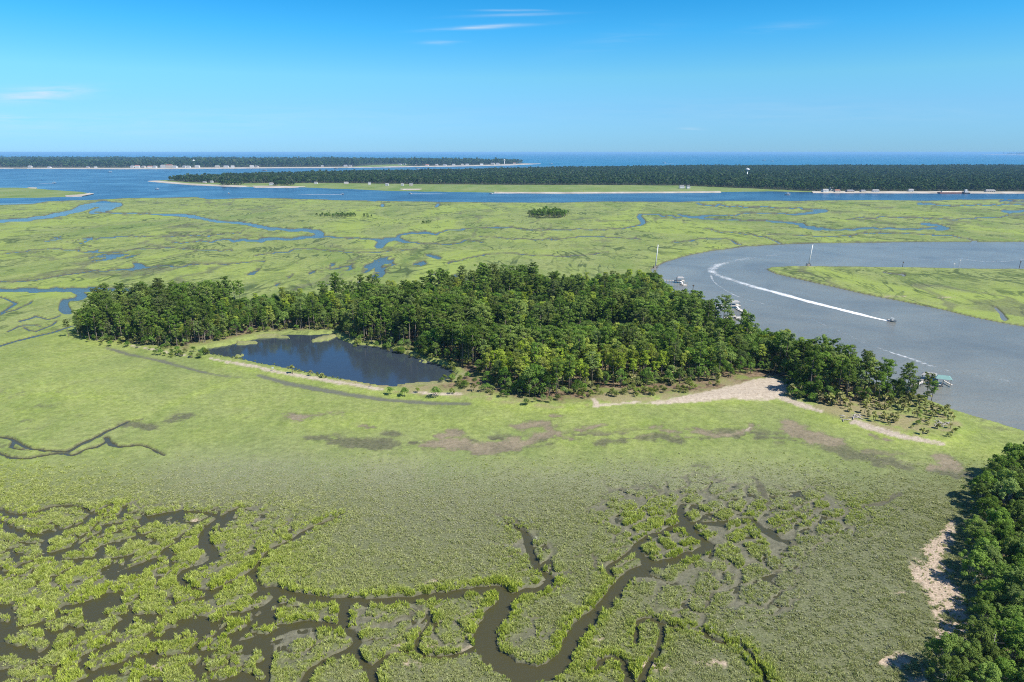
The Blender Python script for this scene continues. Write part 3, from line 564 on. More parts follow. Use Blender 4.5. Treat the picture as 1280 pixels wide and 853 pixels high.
far_ground('far_forest_floor', WOOD1, 1.6, M['far_floor'], 'shaded forest floor of the long wooded island')
for i, (pts, lb) in enumerate([([(186,226.9),(196,226.5),(236,230.2),(282,232.0),(300,232.6),(318,233.4),(300,233.9),(240,231.6),(206,228.8)], 'pale sandy point at the tip of the wooded island'), ([(315,233.0),(360,233.3),(382,233.9),(360,235.0),(320,234.8)], 'narrow pale beach below the lone cottage on the wooded island'), ([(500,236.9),(528,236.9),(524,237.9),(504,237.9)], 'small pale sand patch in the far marsh shore'), ([(618,240.9),(700,241.2),(860,240.4),(900,240.1),(900,240.9),(700,242.0),(618,241.5)], 'long thin white beach along the far marsh shore'), ([(1015,240.0),(1120,240.0),(1280,240.6),(1280,241.9),(1120,241.6),(1015,241.3)], 'pale sandy landing below the far forest')]):
    far_ground('beach', pts, 1.9+.1*i, M['far_sand'], lb, .3)
ISL2 = [(-260,211.3),(0,211),(170,211.5),(330,210.3),(420,210),(560,208.2),(640,206.6),(672,205.2),(650,204.2),(560,202.6),(400,201.2),(0,199.6),(-260,199.2)]
far_ground('barrier_island_ground', ISL2, 2.0, M['far_floor'], 'dark wooded barrier island before the ocean')
far_ground('beach', [(-260,211.4),(0,211.1),(90,211.4),(150,211.7),(240,211.4),(330,210.6),(420,210.2),(560,208.5),(640,206.9),(676,205.1),(655,204.9),(620,206.2),(560,207.6),(420,209.2),(330,209.6),(170,210.4),(0,210.2),(-260,210.4)], 2.6, M['far_sand'], 'long pale beach of the barrier island', .15)
far_ground('grass_field', [(440,209.2),(465,207.2),(500,205.8),(520,206.2),(505,207.6),(470,209.3)], 3.0, M['far_marsh'], 'pale grassy field among barrier island trees', .15)
far_ground('far_spit', [(1224,193.6),(1245,193.45),(1280,193.5),(1545,193.5),(1545,194.6),(1280,194.4),(1240,193.95)], 4.0, M['far_sand'], 'pale low spit on the ocean horizon', .03)
SPIT = [(-260,234.0),(0,235.0),(40,235.6),(60,237.5),(100,240.2),(117,243.0),(98,245.6),(60,247.0),(0,247.8),(-260,249)]
far_ground('marsh_spit', SPIT, 1.0, M['far_marsh'], 'green marsh spit with sandy tips in the sound')
far_ground('beach', [(82,244.9),(104,243.6),(112,241.8),(118,243.0),(104,245.6),(84,246.2)], 1.5, M['far_sand'], 'white sandy tip of the marsh spit', .2)
far_ground('beach', [(36,234.9),(46,235.2),(46,236.2),(38,236.0)], 1.6, M['far_sand'], 'short white sand bar on the back of the marsh spit', .2)

# ------------------------------------------------------------------ vegetation meshes
def leaf_quads(centers, radii, n, size, up=0.35, flat=0.55, r=rng):
    """n leaf-sized quads on and in each ellipsoid clump"""
    C = np.repeat(np.asarray(centers, float), n, 0); R = np.repeat(np.asarray(radii, float), n)[:, None]; m = len(C)
    d = r.normal(size=(m, 3)); d[:, 2] += up; d /= np.linalg.norm(d, axis=1)[:, None]
    rad = r.uniform(0.45, 1.0, (m, 1))**0.6
    P = C + d*R*rad*np.array([1, 1, flat])
    nrm = d + r.normal(size=(m, 3))*0.36 + np.array([0, 0, 0.50]); nrm /= np.linalg.norm(nrm, axis=1)[:, None]
    a = np.cross(nrm, r.normal(size=(m, 3))); a /= np.linalg.norm(a, axis=1)[:, None]; b = np.cross(nrm, a)
    s = size*r.uniform(0.6, 1.35, (m, 1)); a *= s*0.5; b *= s*0.5*r.uniform(.55, 1, (m, 1))
    V = np.stack([P-a, P+b*.9, P+a, P-b*.9], 1).reshape(-1, 3); F = np.arange(4*m).reshape(-1, 4)
    return V, F
def pine_parts(H, seed, R=3.4, lq=70, size=0.62, base=0.5):
    r = np.random.default_rng(seed); rd = random.Random(seed)
    cen = []; rad = []; mb = MB(); lean = (rd.uniform(-.03, .03)*H, rd.uniform(-.03, .03)*H)
    mb.tube([(0, 0, -0.3), (lean[0]*.3, lean[1]*.3, H*.35), (lean[0]*.7, lean[1]*.7, H*.7), (lean[0], lean[1], H*.95)], [.30, .24, .17, .05], 6)
    z = H*base
    while z < H*0.97:
        f = (z-H*base)/(H*(1-base)); reach = R*math.sqrt(max(.12, 1-(1.45*f-.55)**2))*rd.uniform(.72, 1.1)
        k = rd.randint(2, 4) if f < .7 else rd.randint(2, 3)
        a0 = rd.uniform(0, 6.28)
        for q in range(k):
            a = a0 + 6.28*q/k + rd.uniform(-.5, .5); rr = reach*rd.uniform(.55, 1.0); px = lean[0]*z/H; py = lean[1]*z/H
            e_ = (px+rr*cos(a), py+rr*sin(a), z+rr*.22+rd.uniform(-.2, .3))
            mb.tube([(px, py, z-.3), e_], [.07, .03], 4, cap=False)
            cen.append(e_); rad.append(rd.uniform(.95, 1.6))
            if rr > 1.9: cen.append((px+rr*.5*cos(a+.2), py+rr*.5*sin(a+.2), z+.2)); rad.append(rd.uniform(.7, 1.1))
        z += H*0.062*rd.uniform(.8, 1.3)
    cen.append((lean[0], lean[1], H*.95)); rad.append(1.35)
    V, F = leaf_quads(cen, rad, lq, size, .45, .6, r)
    return mb, V, F
def oak_parts(H, seed, R=4.5, nclump=26, lq=80, size=0.62, cr=1.6, trunk=.35, wild=0.0):
    r = np.random.default_rng(seed); rd = random.Random(seed); mb = MB()
    mb.tube([(0, 0, -.3), (.1, .05, H*.2), (.2, .1, H*.45)], [trunk, trunk*.85, trunk*.6], 7)
    cen = []; rad = []
    for i in range(nclump):
        a = i*2.39996 + rd.uniform(-.3, .3); zz = rd.random()
        th = zz**0.8*1.45; rr = R*cos(th*.95)*rd.uniform(.72-.3*wild, 1.05+.18*wild); hz = H*.30 + (H*.66)*sin(th)*rd.uniform(.8-.15*wild, 1.05+.1*wild)
        c = (rr*cos(a), rr*sin(a), hz); cen.append(c); rad.append(cr*rd.uniform(.7-.25*wild, 1.25))
        if i % 2 == 0: mb.tube([(.2, .1, H*.3), (c[0]*.5, c[1]*.5, hz*.75), (c[0]*.95, c[1]*.95, hz)], [trunk*.42, trunk*.25, trunk*.08], 4, cap=False)
    V, F = leaf_quads(cen, rad, lq, size, .3, .75, r)
    return mb, V, F
def palm_parts(H, seed, R=1.7, n=20):
    rd = random.Random(seed); mb = MB(); mb.tube([(0, 0, -.2), (rd.uniform(-.15, .15), rd.uniform(-.15, .15), H*.5), (0, 0, H)], [.19, .16, .17], 6)
    V = []; F = []
    for i in range(n):
        a = i*2.39996; el = rd.uniform(-.7, 1.25); L = R*rd.uniform(.8, 1.15); ca, sa = cos(a), sin(a)
        d = Vector((ca*cos(el), sa*cos(el), sin(el))); s = Vector((-sa, ca, 0)); o = Vector((0, 0, H)); u = s.cross(d)
        b = len(V); mid = o + d*L*.55
        V += [o+d*.15, mid - s*L*.42 - u*.12, o+d*L*.95 - s*L*.25 - u*.25, o+d*L - u*.1 + Vector((0, 0, -.25*L)), o+d*L*.95+s*L*.25-u*.25, mid + s*L*.42 - u*.12, mid + u*.1]
        F += [(b, b+1, b+6, b), (b+1, b+2, b+6, b+1), (b+2, b+3, b+6, b+2), (b+3, b+4, b+6, b+3), (b+4, b+5, b+6, b+4), (b+5, b, b+6, b+5)]
    F = [(f[0], f[1], f[2]) for f in F]
    return mb, np.array([tuple(v) for v in V]), F
SPEC = {}                                                      # species -> list of (trunk mesh, crown mesh, raw trunk, raw crown V, F)
def add_spec(key, gen, seeds, leafmat, barkmat):
    out = []
    for s in seeds:
        mb, V, F = gen(s)
        tm = mb.mesh(key+'_trunk', barkmat, True)
        cm = raw_mesh(key+'_crown', V, F, leafmat, 4) if not isinstance(F, list) else raw_mesh(key+'_crown', V, F, leafmat, 3)
        out.append((tm, cm))
    SPEC[key] = out
add_spec('pine', lambda s: pine_parts(20+(s % 3)*1.5, s, 3.3+.7*(s % 3), 56, .60, .46+.06*(s % 3)), [11, 12, 13, 14, 15, 16, 17, 18, 19], M['pine'], M['bark'])
add_spec('pine_bright', lambda s: pine_parts(16+(s % 3), s, 2.6, 60, .55, .55), [21, 22, 23, 24], M['pine_bright'], M['bark'])
add_spec('oak', lambda s: oak_parts(12+(s % 3), s, 4.3, 26, 70, .60), [31, 32, 33, 34, 35, 36, 37], M['oak'], M['bark'])
add_spec('near_oak', lambda s: oak_parts(9.5+(s % 3)*.8, s, 4.8, 62, 120, .34, 1.05, .3, 1.0), [41, 42, 43, 44, 45, 46], M['oak_near'], M['deadwood'])
add_spec('shrub', lambda s: oak_parts(3.0+(s % 3)*.4, s, 1.5, 12, 40, .36, .75, .07), [51, 52, 53], M['shrub'], M['bark'])
add_spec('dark_shrub', lambda s: oak_parts(3.4+(s % 3)*.4, s, 1.7, 12, 44, .38, .85, .07), [54, 55], M['oak'], M['bark'])
add_spec('palm', lambda s: palm_parts(2.2+(s % 4)*1.0, s), [61, 62, 63, 64], M['palm'], M['palm_bark'])
add_spec('far_tree', lambda s: oak_parts(13+(s % 3)*2, s, 6.5, 12, 9, 3.2, 2.6, .4), [71, 72, 73, 74], M['far_leaf'], M['bark'])

def make_tree(name, spec, var, x, y, z, sc, rz, label, cat, group):
    tm, cm = SPEC[spec][var % len(SPEC[spec])]
    o = empty(name, (x, y, z), rz, sc); tag(o, label, cat, group)
    link('trunk', tm, o); link('fronds' if spec == 'palm' else 'crown', cm, o)
    return o

# geometry-node scatter: template pieces and points live in one mesh; the points carry pick, rot and scl
def scatter_group(nvar):
    key = 'scatter_%d' % nvar
    if key in bpy.data.node_groups: return bpy.data.node_groups[key]
    ng = bpy.data.node_groups.new(key, 'GeometryNodeTree'); N = ng.nodes; L = ng.links
    ng.interface.new_socket('Geometry', in_out='INPUT', socket_type='NodeSocketGeometry'); ng.interface.new_socket('Geometry', in_out='OUTPUT', socket_type='NodeSocketGeometry')
    gi = N.new('NodeGroupInput'); go = N.new('NodeGroupOutput')
    def named(n, ty):
        a = N.new('GeometryNodeInputNamedAttribute'); a.data_type = ty; a.inputs['Name'].default_value = n; return a.outputs['Attribute']
    var = named('var', 'INT'); join = N.new('GeometryNodeJoinGeometry')
    def sep(i):
        c = N.new('FunctionNodeCompare'); c.data_type = 'INT'; c.operation = 'EQUAL'; L.new(var, c.inputs[2]); c.inputs[3].default_value = i
        s = N.new('GeometryNodeSeparateGeometry'); s.domain = 'POINT'; L.new(gi.outputs[0], s.inputs[0]); L.new(c.outputs[0], s.inputs[1]); return s.outputs[0]
    for i in range(nvar):
        g = N.new('GeometryNodeGeometryToInstance'); L.new(sep(i), g.inputs[0]); L.new(g.outputs[0], join.inputs[0])
    iop = N.new('GeometryNodeInstanceOnPoints'); L.new(sep(-1), iop.inputs['Points']); L.new(join.outputs[0], iop.inputs['Instance']); iop.inputs['Pick Instance'].default_value = True
    L.new(named('pick', 'INT'), iop.inputs['Instance Index']); L.new(named('rot', 'FLOAT_VECTOR'), iop.inputs['Rotation']); L.new(named('scl', 'FLOAT_VECTOR'), iop.inputs['Scale'])
    L.new(iop.outputs[0], go.inputs[0]); return ng
def scatter(name, templates, P, pick, rot, scl, label, cat, tint=None):
    """templates: list of lists of meshes"""
    V = []; F = []; MI = []; var = []; mats = []; base = 0
    for k, group in enumerate(templates):
        for me in group:
            n = len(me.vertices); co = np.empty(n*3, np.float32); me.vertices.foreach_get('co', co); V.append(co.reshape(-1, 3)); var += [k]*n
            if me.materials[0] not in mats: mats.append(me.materials[0])
            m_ = mats.index(me.materials[0])
            for p in me.polygons: F.append(tuple(base+i for i in p.vertices)); MI.append(m_)
            base += n
    me = bpy.data.meshes.new(name); allv = np.concatenate(V + [np.asarray(P, np.float32)])
    me.from_pydata(allv.tolist(), [], F)
    for m_ in mats: me.materials.append(m_)
    me.polygons.foreach_set('material_index', MI)
    nt_, npnt = base, len(P)
    def put(n, ty, arr, key): a = me.attributes.new(n, ty, 'POINT'); a.data.foreach_set(key, arr)
    put('var', 'INT', np.concatenate([np.array(var), -np.ones(npnt)]).astype(np.int32), 'value')
    put('pick', 'INT', np.concatenate([np.zeros(nt_), np.asarray(pick)]).astype(np.int32), 'value')
    put('rot', 'FLOAT_VECTOR', np.concatenate([np.zeros((nt_, 3)), rot]).astype(np.float32).ravel(), 'vector')
    put('scl', 'FLOAT_VECTOR', np.concatenate([np.ones((nt_, 3)), scl]).astype(np.float32).ravel(), 'vector')
    if tint is not None: put('tint', 'FLOAT', np.concatenate([np.zeros(nt_), tint]).astype(np.float32), 'value')
    o = link(name, me); md = o.modifiers.new('scatter', 'NODES'); md.node_group = scatter_group(len(templates))
    return tag(o, label, cat, None, 'stuff')

# ------------------------------------------------------------------ trees of the marsh island
def inpoly(pts, u, v):
    u = np.asarray(u, float); v = np.asarray(v, float); ins = np.zeros(u.shape, bool)
    for (ax, ay), (bx, by) in zip(pts, pts[1:]+pts[:1]):
        if ay == by: continue
        ins ^= ((ay > v) != (by > v)) & (u < (bx-ax)*(v-ay)/(by-ay)+ax)
    return ins
FOREST = [(82,423),(104,411),(142,398),(182,390),(240,387),(320,386),(400,384),(480,376),(560,370),(650,366),(740,364),(800,360),(818,354),(826,364),(840,380),(862,398),(900,415),(945,431),(995,449),(1045,470),(1088,487),(1118,495.5),(1148,502),(1160,507),(1138,509),(1112,506),(1080,508),(1040,507),(1010,503),(988,495),(975,472),(950,470),(925,472),(890,482),(850,484),(800,487),(765,488),(745,492),(700,499),(665,502),(636,498),(612,488),(600,474),(590,466),(565,456),(532,449),(507,441),(482,434),(454,431),(436,428),(428,417),(400,415),(350,415.5),(318,419),(292,425),(262,432),(244,434),(225,438),(190,436),(150,432),(110,428)]
def jitter_grid(poly, sp, jit=.42, k=0.0, seed=1):
    r = np.random.default_rng(seed)
    pu = [p[0] for p in poly]; pv = [p[1] for p in poly]
    cs = [at(u, v) for u, v in poly]; x0, x1 = min(c[0] for c in cs), max(c[0] for c in cs); y0, y1 = min(c[1] for c in cs), max(c[1] for c in cs)
    gx, gy = np.meshgrid(np.arange(x0, x1, sp), np.arange(y0, y1, sp)); gx = gx.copy(); gx[1::2] += sp/2
    gx = gx + r.uniform(-jit, jit, gx.shape)*sp; gy = gy + r.uniform(-jit, jit, gy.shape)*sp
    x = gx.ravel(); y = gy.ravel(); u, v = to_px(x, y); m = inpoly(poly, u, v); return x[m], y[m], u[m], v[m]
x, y, u, v = jitter_grid(FOREST, 5.0, .42, seed=3)
clear = [(702,404,12,5),(775,397,14,4),(930,478,10,4),(660,412,6,3),(880,398,6,3),(1085,492,16,4),(850,470,8,2),(725,478,8,3),(1060,480,7,3)]
keep = np.ones(len(x), bool)
for (cu, cv_, ru, rv) in clear: keep &= ((u-cu)/ru)**2 + ((v-cv_)/rv)**2 > 1
x, y, u, v = x[keep], y[keep], u[keep], v[keep]
sn = fbm(x/45, y/45, 77, 3); rr = rng.random(len(x))
bright = (((u-715)/120)**2 + ((v-476)/20)**2 < 1) & (rr < .86) | (((u-900)/70)**2 + ((v-468)/16)**2 < 1) & (rr < .35)
oakz = (sn + .30*np.exp(-((u-500)/150)**2 - ((v-425)/22)**2) + .45*np.exp(-((u-650)/55)**2-((v-497)/14)**2) + .25*np.exp(-((u-1050)/70)**2 - ((v-495)/16)**2) - .1 + .5*(rr-.5) > .02)
fsd = polysd(FOREST, 2.0); fe = sample(fsd, u, v); spec = np.where(bright, 1, np.where(oakz, 2, 0)); edge_tree = (fe > -9) & (rng.random(len(x)) < .72) & (v > 400); spec = np.where(edge_tree, 2, spec)               # 0 pine 1 bright pine 2 oak
z = gz(x, y); dcam = np.hypot(x, y)
NAMES = {0: ('pine', 'pine_tree'), 1: ('pine_bright', 'pine_tree'), 2: ('oak', 'broadleaf_tree')}
order = np.argsort(dcam); cnt = {0: 0, 1: 0, 2: 0}; cap = {0: 190, 1: 100, 2: 165}
rest = []
def forest_label(s, uu, vv):
    if s == 1: return ('slender yellow-green pine with bare trunk in the bright stand facing the marsh', 'pine', 'bright slender pines')
    kind = 'pine' if s == 0 else 'tree'
    what = 'tall dark pine with bare trunk' if s == 0 else 'rounded dark green broadleaf tree'
    if uu < 260: pl, g = 'on the marsh island tip beyond the pond end', 'at the pond end tip'
    elif uu < 600: pl, g = 'in the woods along the far pond shore', 'along the far pond shore'
    elif uu < 830: pl, g = 'behind the dry yellowish scrub between pond and sand flat', 'between pond and sand flat'
    elif uu < 985: pl, g = 'in the stand rising behind the sand flat', 'behind the sand flat'
    else: pl, g = 'between the sand flat and the river docks', 'by the river docks'
    return (what+' '+pl, kind, ('pines ' if s == 0 else 'broadleaf trees ')+g)
for i in order:
    s = int(spec[i]); key, nm = NAMES[s]; sc = float(rng.choice([rng.uniform(.58, .85), rng.uniform(.8, 1.08)]))*(0.82 if (s != 1 and sample(isd, u[i], v[i]) > -9) else 1.0)
    if s == 2: sc *= 1.12
    if edge_tree[i]: sc = float(rng.uniform(.42, .72))
    if u[i] < 330 and s == 0: sc *= .82
    vr = int(rng.integers(0, 12)); rz = float(rng.uniform(0, 6.28))
    if cnt[s] < cap[s]:
        cnt[s] += 1; lb, cat, gp = forest_label(s, u[i], v[i])
        sw = 'short ' if sc < .72 else 'tall ' if sc > .92 else 'middling '; lb = sw+lb.replace('tall ', ''); gp = sw+gp; make_tree(nm, key, vr, x[i], y[i], z[i], sc, rz, lb, cat, gp)
    else: rest.append((x[i], y[i], z[i], s, sc, vr, rz))
tmpl = []; first = {}
for s in (0, 1, 2):
    first[s] = len(tmpl); tmpl += [list(t_) for t_ in SPEC[NAMES[s][0]]]
R_ = np.array(rest)
pick = [first[int(r[3])] + int(r[5]) % len(SPEC[NAMES[int(r[3])][0]]) for r in rest]
scatter('woodland', tmpl, R_[:, :3], pick, np.stack([0*R_[:, 6], 0*R_[:, 6], R_[:, 6]], 1), np.repeat(R_[:, 4:5], 3, 1), 'dense mixed pine and oak woodland filling the marsh island', 'forest')

# undergrowth under and along the woods
ux, uy, uu_, uv_ = jitter_grid(FOREST, 3.6, .48, seed=5); ud = sample(isd, uu_, uv_); ur = rng.random(len(ux)); kk_ = ((ud > -34) & (ur < .75)) | (ur < .22); ux, uy, uu_, uv_ = ux[kk_], uy[kk_], uu_[kk_], uv_[kk_]; n_ = len(ux)
us = rng.uniform(.7, 1.55, n_)
scatter('undergrowth', [list(t_) for t_ in SPEC['shrub']+SPEC['dark_shrub']+SPEC['palm'][:2]], np.stack([ux, uy, gz(ux, uy)-.1], 1), rng.choice(7, n_, p=[.13,.13,.14,.2,.2,.1,.1]), np.stack([0*ux, 0*ux, rng.uniform(0, 6.28, n_)], 1), np.stack([us, us, us*rng.uniform(.8, 1.2, n_)], 1), 'leafy undergrowth of shrubs and palmetto beneath the island woods', 'undergrowth')

# right-hand wood
x, y, u, v = jitter_grid([(1250,592),(1230,608),(1218,640),(1212,690),(1216,735),(1226,785),(1204,828),(1176,850),(1168,885),(1180,900),(1345,900),(1345,585),(1320,575)], 6.0, .33, seed=9)
for i in range(len(x)):
    edge_ = u[i] < 1250; ts = float(rng.uniform(.78, 1.15)); tw = 'small' if ts < .9 else 'mid-sized' if ts < 1.03 else 'large'
    make_tree('broadleaf_tree', 'near_oak', i, x[i], y[i], 1.2, ts*(.9 if edge_ else 1.05), float(rng.uniform(0, 6.28)),
              tw+' full green hardwood at the wood edge beside the straw-strewn marsh' if edge_ else tw+' full green hardwood crowded inside the wood by the straw-strewn marsh edge', 'tree', tw+(' hardwoods on the edge' if edge_ else ' hardwoods inside the wood'))

# palms and shrubs on the island's point and margins
PALMZ = [(1036,510),(1090,503),(1125,497),(1150,500),(1170,508),(1190,520),(1202,538),(1196,550),(1170,552),(1130,544),(1095,532),(1070,522),(1040,514)]
x, y, u, v = jitter_grid(PALMZ, 2.6, .5, seed=21); pk = fbm(x/7, y/7, 91, 2) + rng.uniform(-.35, .35, len(x)) > -.02; x, y, u, v = x[pk], y[pk], u[pk], v[pk]; x = x + rng.normal(0, .7, len(x)); y = y + rng.normal(0, .9, len(y)); r_ = rng.random(len(x))
nps = 0
for i in range(len(x)):
    zz = float(gz(x[i], y[i]))
    if r_[i] < .55:
        ps = float(rng.uniform(.38, .8)); pw = 'tiny' if ps < .5 else 'small' if ps < .66 else 'taller'; nearriver = v[i] < 522
        make_tree('palm_tree', 'palm', i, x[i], y[i], zz, ps, float(rng.uniform(0, 6.28)), pw+(' pale fan palm under the open pines on the river point' if nearriver else ' pale fan palm on the scrub behind the point beach'), 'palm', pw+(' palms under the open pines' if nearriver else ' palms behind the point beach'))
    elif r_[i] < .95: make_tree('shrub', 'dark_shrub' if r_[i] < .62 else 'shrub', i, x[i], y[i], zz, float(rng.uniform(.35, .7)), float(rng.uniform(0, 6.28)), 'low green shrub among the palms on the scrubby point', 'shrub', 'shrubs on the scrubby point')
for (pu, pv, s, spk, vr) in [(1128,499,.72,'pine',0),(1141,503,.62,'pine',1),(1156,505,.70,'pine',2),(1163,508,.6,'pine',4),(1135,506,.5,'pine',3)]:
    X, Y = at(pu, pv); make_tree('pine_tree', spk, vr, X, Y, float(gz(X, Y)), s, vr*1.3, 'thin open pine by the covered boat dock on the point', 'pine', 'open pines by the boat dock')
# shrubs along pond dike and front margin
def shrub_line(pts, n, spread, spec_, scr, label, group, name='shrub', cat='shrub'):
    for i in range(n):
        t_ = rng.random()*(len(pts)-1); a = int(t_); f = t_-a; pu = pts[a][0]*(1-f)+pts[a+1][0]*f + rng.normal()*spread*2; pv = pts[a][1]*(1-f)+pts[a+1][1]*f + rng.normal()*spread
        X, Y = at(pu, pv); make_tree(name, spec_[i % len(spec_)], i, X, Y, float(gz(X, Y)), float(rng.uniform(*scr)), float(rng.uniform(0, 6.28)), label, cat, group)
shrub_line([(195,441),(215,446),(245,447),(262,448)], 26, 2.0, ['dark_shrub', 'shrub', 'dark_shrub'], (.6, 1.2), 'rounded shrub on the bank at the narrow pond end', 'shrubs at the pond end')
shrub_line([(265,446),(300,452),(345,461),(400,473),(470,487)], 46, .7, ['shrub'], (.18, .42), 'tiny green bush along the pale dike path by the pond', 'bushes on the dike path')
shrub_line([(560,480),(580,484),(600,490),(640,504),(700,506)], 34, 2.5, ['shrub', 'dark_shrub'], (.5, 1.1), 'grey-green shrub on the marsh margin below the pond corner', 'shrubs on the marsh margin')
shrub_line([(715,499),(760,497),(800,494),(850,491),(900,484)], 60, 3.0, ['shrub'], (.5, 1.05), 'yellow-green shrub at the foot of the bright pine stand', 'shrubs below the bright pines')
shrub_line([(100,428),(150,433),(190,438),(225,441)], 22, 1.5, ['shrub', 'dark_shrub'], (.5, 1.0), 'bushy shrub at the foot of the island tip trees', 'shrubs at the island tip')
shrub_line([(270,428),(300,420),(350,414),(420,413),(432,418)], 30, 1.2, ['shrub'], (.6, 1.2), 'light green shrub on the far pond bank', 'shrubs on the far pond bank')
shrub_line([(440,431),(480,436),(510,444),(550,455),(580,468)], 36, 1.2, ['shrub', 'shrub', 'dark_shrub'], (.6, 1.25), 'grey-green shrub where the woods meet the pond', 'shrubs where woods meet pond')
for (pu, pv, s, lb) in [(488,495,1.15,'round dark bush on the dike, first from the path end'), (506,497,1.25,'round dark bush in the middle of the dike trio'), (545,499,1.45,'largest round dark bush on the dike by the reed bed'), (522,494,.8,'smaller light bush beside the dike reed bed'), (565,496,.9,'loose grey-green bush at the pond corner of the dike')]:
    X, Y = at(pu, pv); make_tree('bush', 'dark_shrub' if s > 1 else 'shrub', int(pu), X, Y, float(gz(X, Y)), s, pu, lb, 'bush', 'bushes on the dike')
for (pu, pv, s) in [(366,470,.75),(389,473,.6),(403,475,.75)]:
    X, Y = at(pu, pv); make_tree('palm_tree', 'palm', int(pu), X, Y, float(gz(X, Y)), s, pu, 'small lone palm standing on the pale pond dike', 'palm', 'palms on the dike')
shrub_line([(760,484),(840,482),(900,478),(650,500)], 18, 2, ['palm'], (.7, 1.1), 'pale fan palm under the pines facing the marsh', 'palms under the pines', 'palm_tree', 'palm')
shrub_line([(985,500),(1010,505),(1035,508),(1060,513)], 16, 1.5, ['palm', 'palm'], (.7, 1.1), 'fan palm at the wood edge beside the sand flat', 'palms beside the sand flat', 'palm_tree', 'palm')
shrub_line([(985,497),(1005,503),(1030,507)], 10, 1.3, ['dark_shrub'], (.8, 1.4), 'dark shrub at the wood edge beside the sand flat', 'shrubs beside the sand flat')
# hammocks out on the far marsh
def hammock(poly, sp, scr, label, group, seed, spk=('oak', 'pine')):
    x, y, u, v = jitter_grid(poly, sp, .4, seed=seed)
    for i in range(len(x)):
        k = spk[int(rng.integers(0, len(spk)))]
        make_tree('broadleaf_tree' if k == 'oak' else 'pine_tree', k, i, x[i], y[i], 0.8, float(rng.uniform(*scr)), float(rng.uniform(0, 6.28)), label, 'tree' if k == 'oak' else 'pine', group)
hammock([(660,271),(672,268.3),(690,267.8),(712,270.0),(704,273.5),(680,274.0),(664,273)], 9, (.75, 1.15), 'dark tree on the compact round hammock in the far marsh', 'trees of the round hammock', 31, ('oak',))
hammock([(394,271.5),(412,270.0),(440,270.4),(448,271.8),(430,273.2),(402,273)], 9, (.42, .62), 'low tree on the long thin hammock in the far marsh', 'trees of the long hammock', 32, ('oak',))
hammock([(450,271.5),(466,271.3),(466,273),(452,273)], 9, (.38, .55), 'low tree at the sandy end of the long hammock', 'trees at the sandy hammock end', 33, ('oak',))
hammock([(522,280.4),(532,280.0),(541,280.6),(534,281.6),(524,281.5)], 7, (.38, .5), 'low bush-like tree on the smallest far marsh hammock', 'trees of the smallest hammock', 34, ('oak',))

# ------------------------------------------------------------------ far forests (seen as one mass)
def far_wood(name, poly, sp, scr, label, seed, thin=None):
    x, y, u, v = jitter_grid(poly, sp, .45, seed=seed); r = np.random.default_rng(seed)
    if thin is not None: k = thin(x, y, u, v); x, y = x[k], y[k]
    n = len(x); s = r.uniform(*scr, n)*(1+.25*fbm(x/150, y/150, 5, 3))
    scatter(name, [list(t_) for t_ in SPEC['far_tree']], np.stack([x, y, np.full(n, 1.5)], 1), r.integers(0, 4, n), np.stack([0*x, 0*x, r.uniform(0, 6.28, n)], 1), np.stack([s, s, s*r.uniform(.85, 1.25, n)], 1), label, 'forest')
    return n
n1 = far_wood('far_forest', WOOD1, 15, (.85, 1.25), 'dark unbroken forest covering the long island across the sound', 41, lambda x, y, u, v: (u > -30) & (u < 1320))
n2 = far_wood('barrier_forest', [(-60,209.8),(0,209.9),(150,210),(330,209.2),(420,208.6),(560,207.2),(640,205.8),(655,205),(560,203.1),(400,201.7),(0,200.1),(-60,200)], 44, (2.0, 2.9), 'low blue-green forest of the barrier island before the ocean', 42, lambda x, y, u, v: ~(((u-480)/32)**2+((v-207.6)/1.6)**2 < 1))
far_wood('shore_forest', [(274,231.0),(300,230.4),(303,232.0),(280,232.8)], 14, (.8, 1.1), 'dark tree clump on the sandy shore of the wooded island', 43)
far_wood('shore_forest', [(336,230.8),(368,231),(366,232.6),(345,232.9)], 14, (.8, 1.1), 'dark shoreline tree clump beside the lone cottage', 44)
far_wood('spit_forest', [(1252,193.55),(1545,193.55),(1545,193.9),(1260,193.9)], 400, (5, 7), 'dark tree line of the low spit on the horizon', 45)

# ------------------------------------------------------------------ near marsh grass
def tuft_mesh(seed, n=20):
    rd = random.Random(seed); V = []; F = []
    for i in range(n):
        a = rd.uniform(0, 6.28); rad = rd.uniform(0, .42); bx, by = rad*cos(a), rad*sin(a); w = rd.uniform(.045, .095); h = rd.uniform(.45, .95); th = rd.uniform(0, 3.14); ln = rd.uniform(.2, .7); la = rd.uniform(0, 6.28)
        dx, dy = w*cos(th), w*sin(th); tx, ty = bx+ln*cos(la), by+ln*sin(la); b = len(V)
        V += [(bx-dx, by-dy, -.1), (bx+dx, by+dy, -.1), (bx+dx*.9+(tx-bx)*.35, by+dy*.9+(ty-by)*.35, h*.55), (bx-dx*.9+(tx-bx)*.35, by-dy*.9+(ty-by)*.35, h*.55), (tx, ty, h)]
        F += [(b, b+1, b+2, b+3), (b+3, b+2, b+4)]
    me = bpy.data.meshes.new('tuft'); me.from_pydata(V, [], F); me.materials.append(M['grass']); me.update(); return me
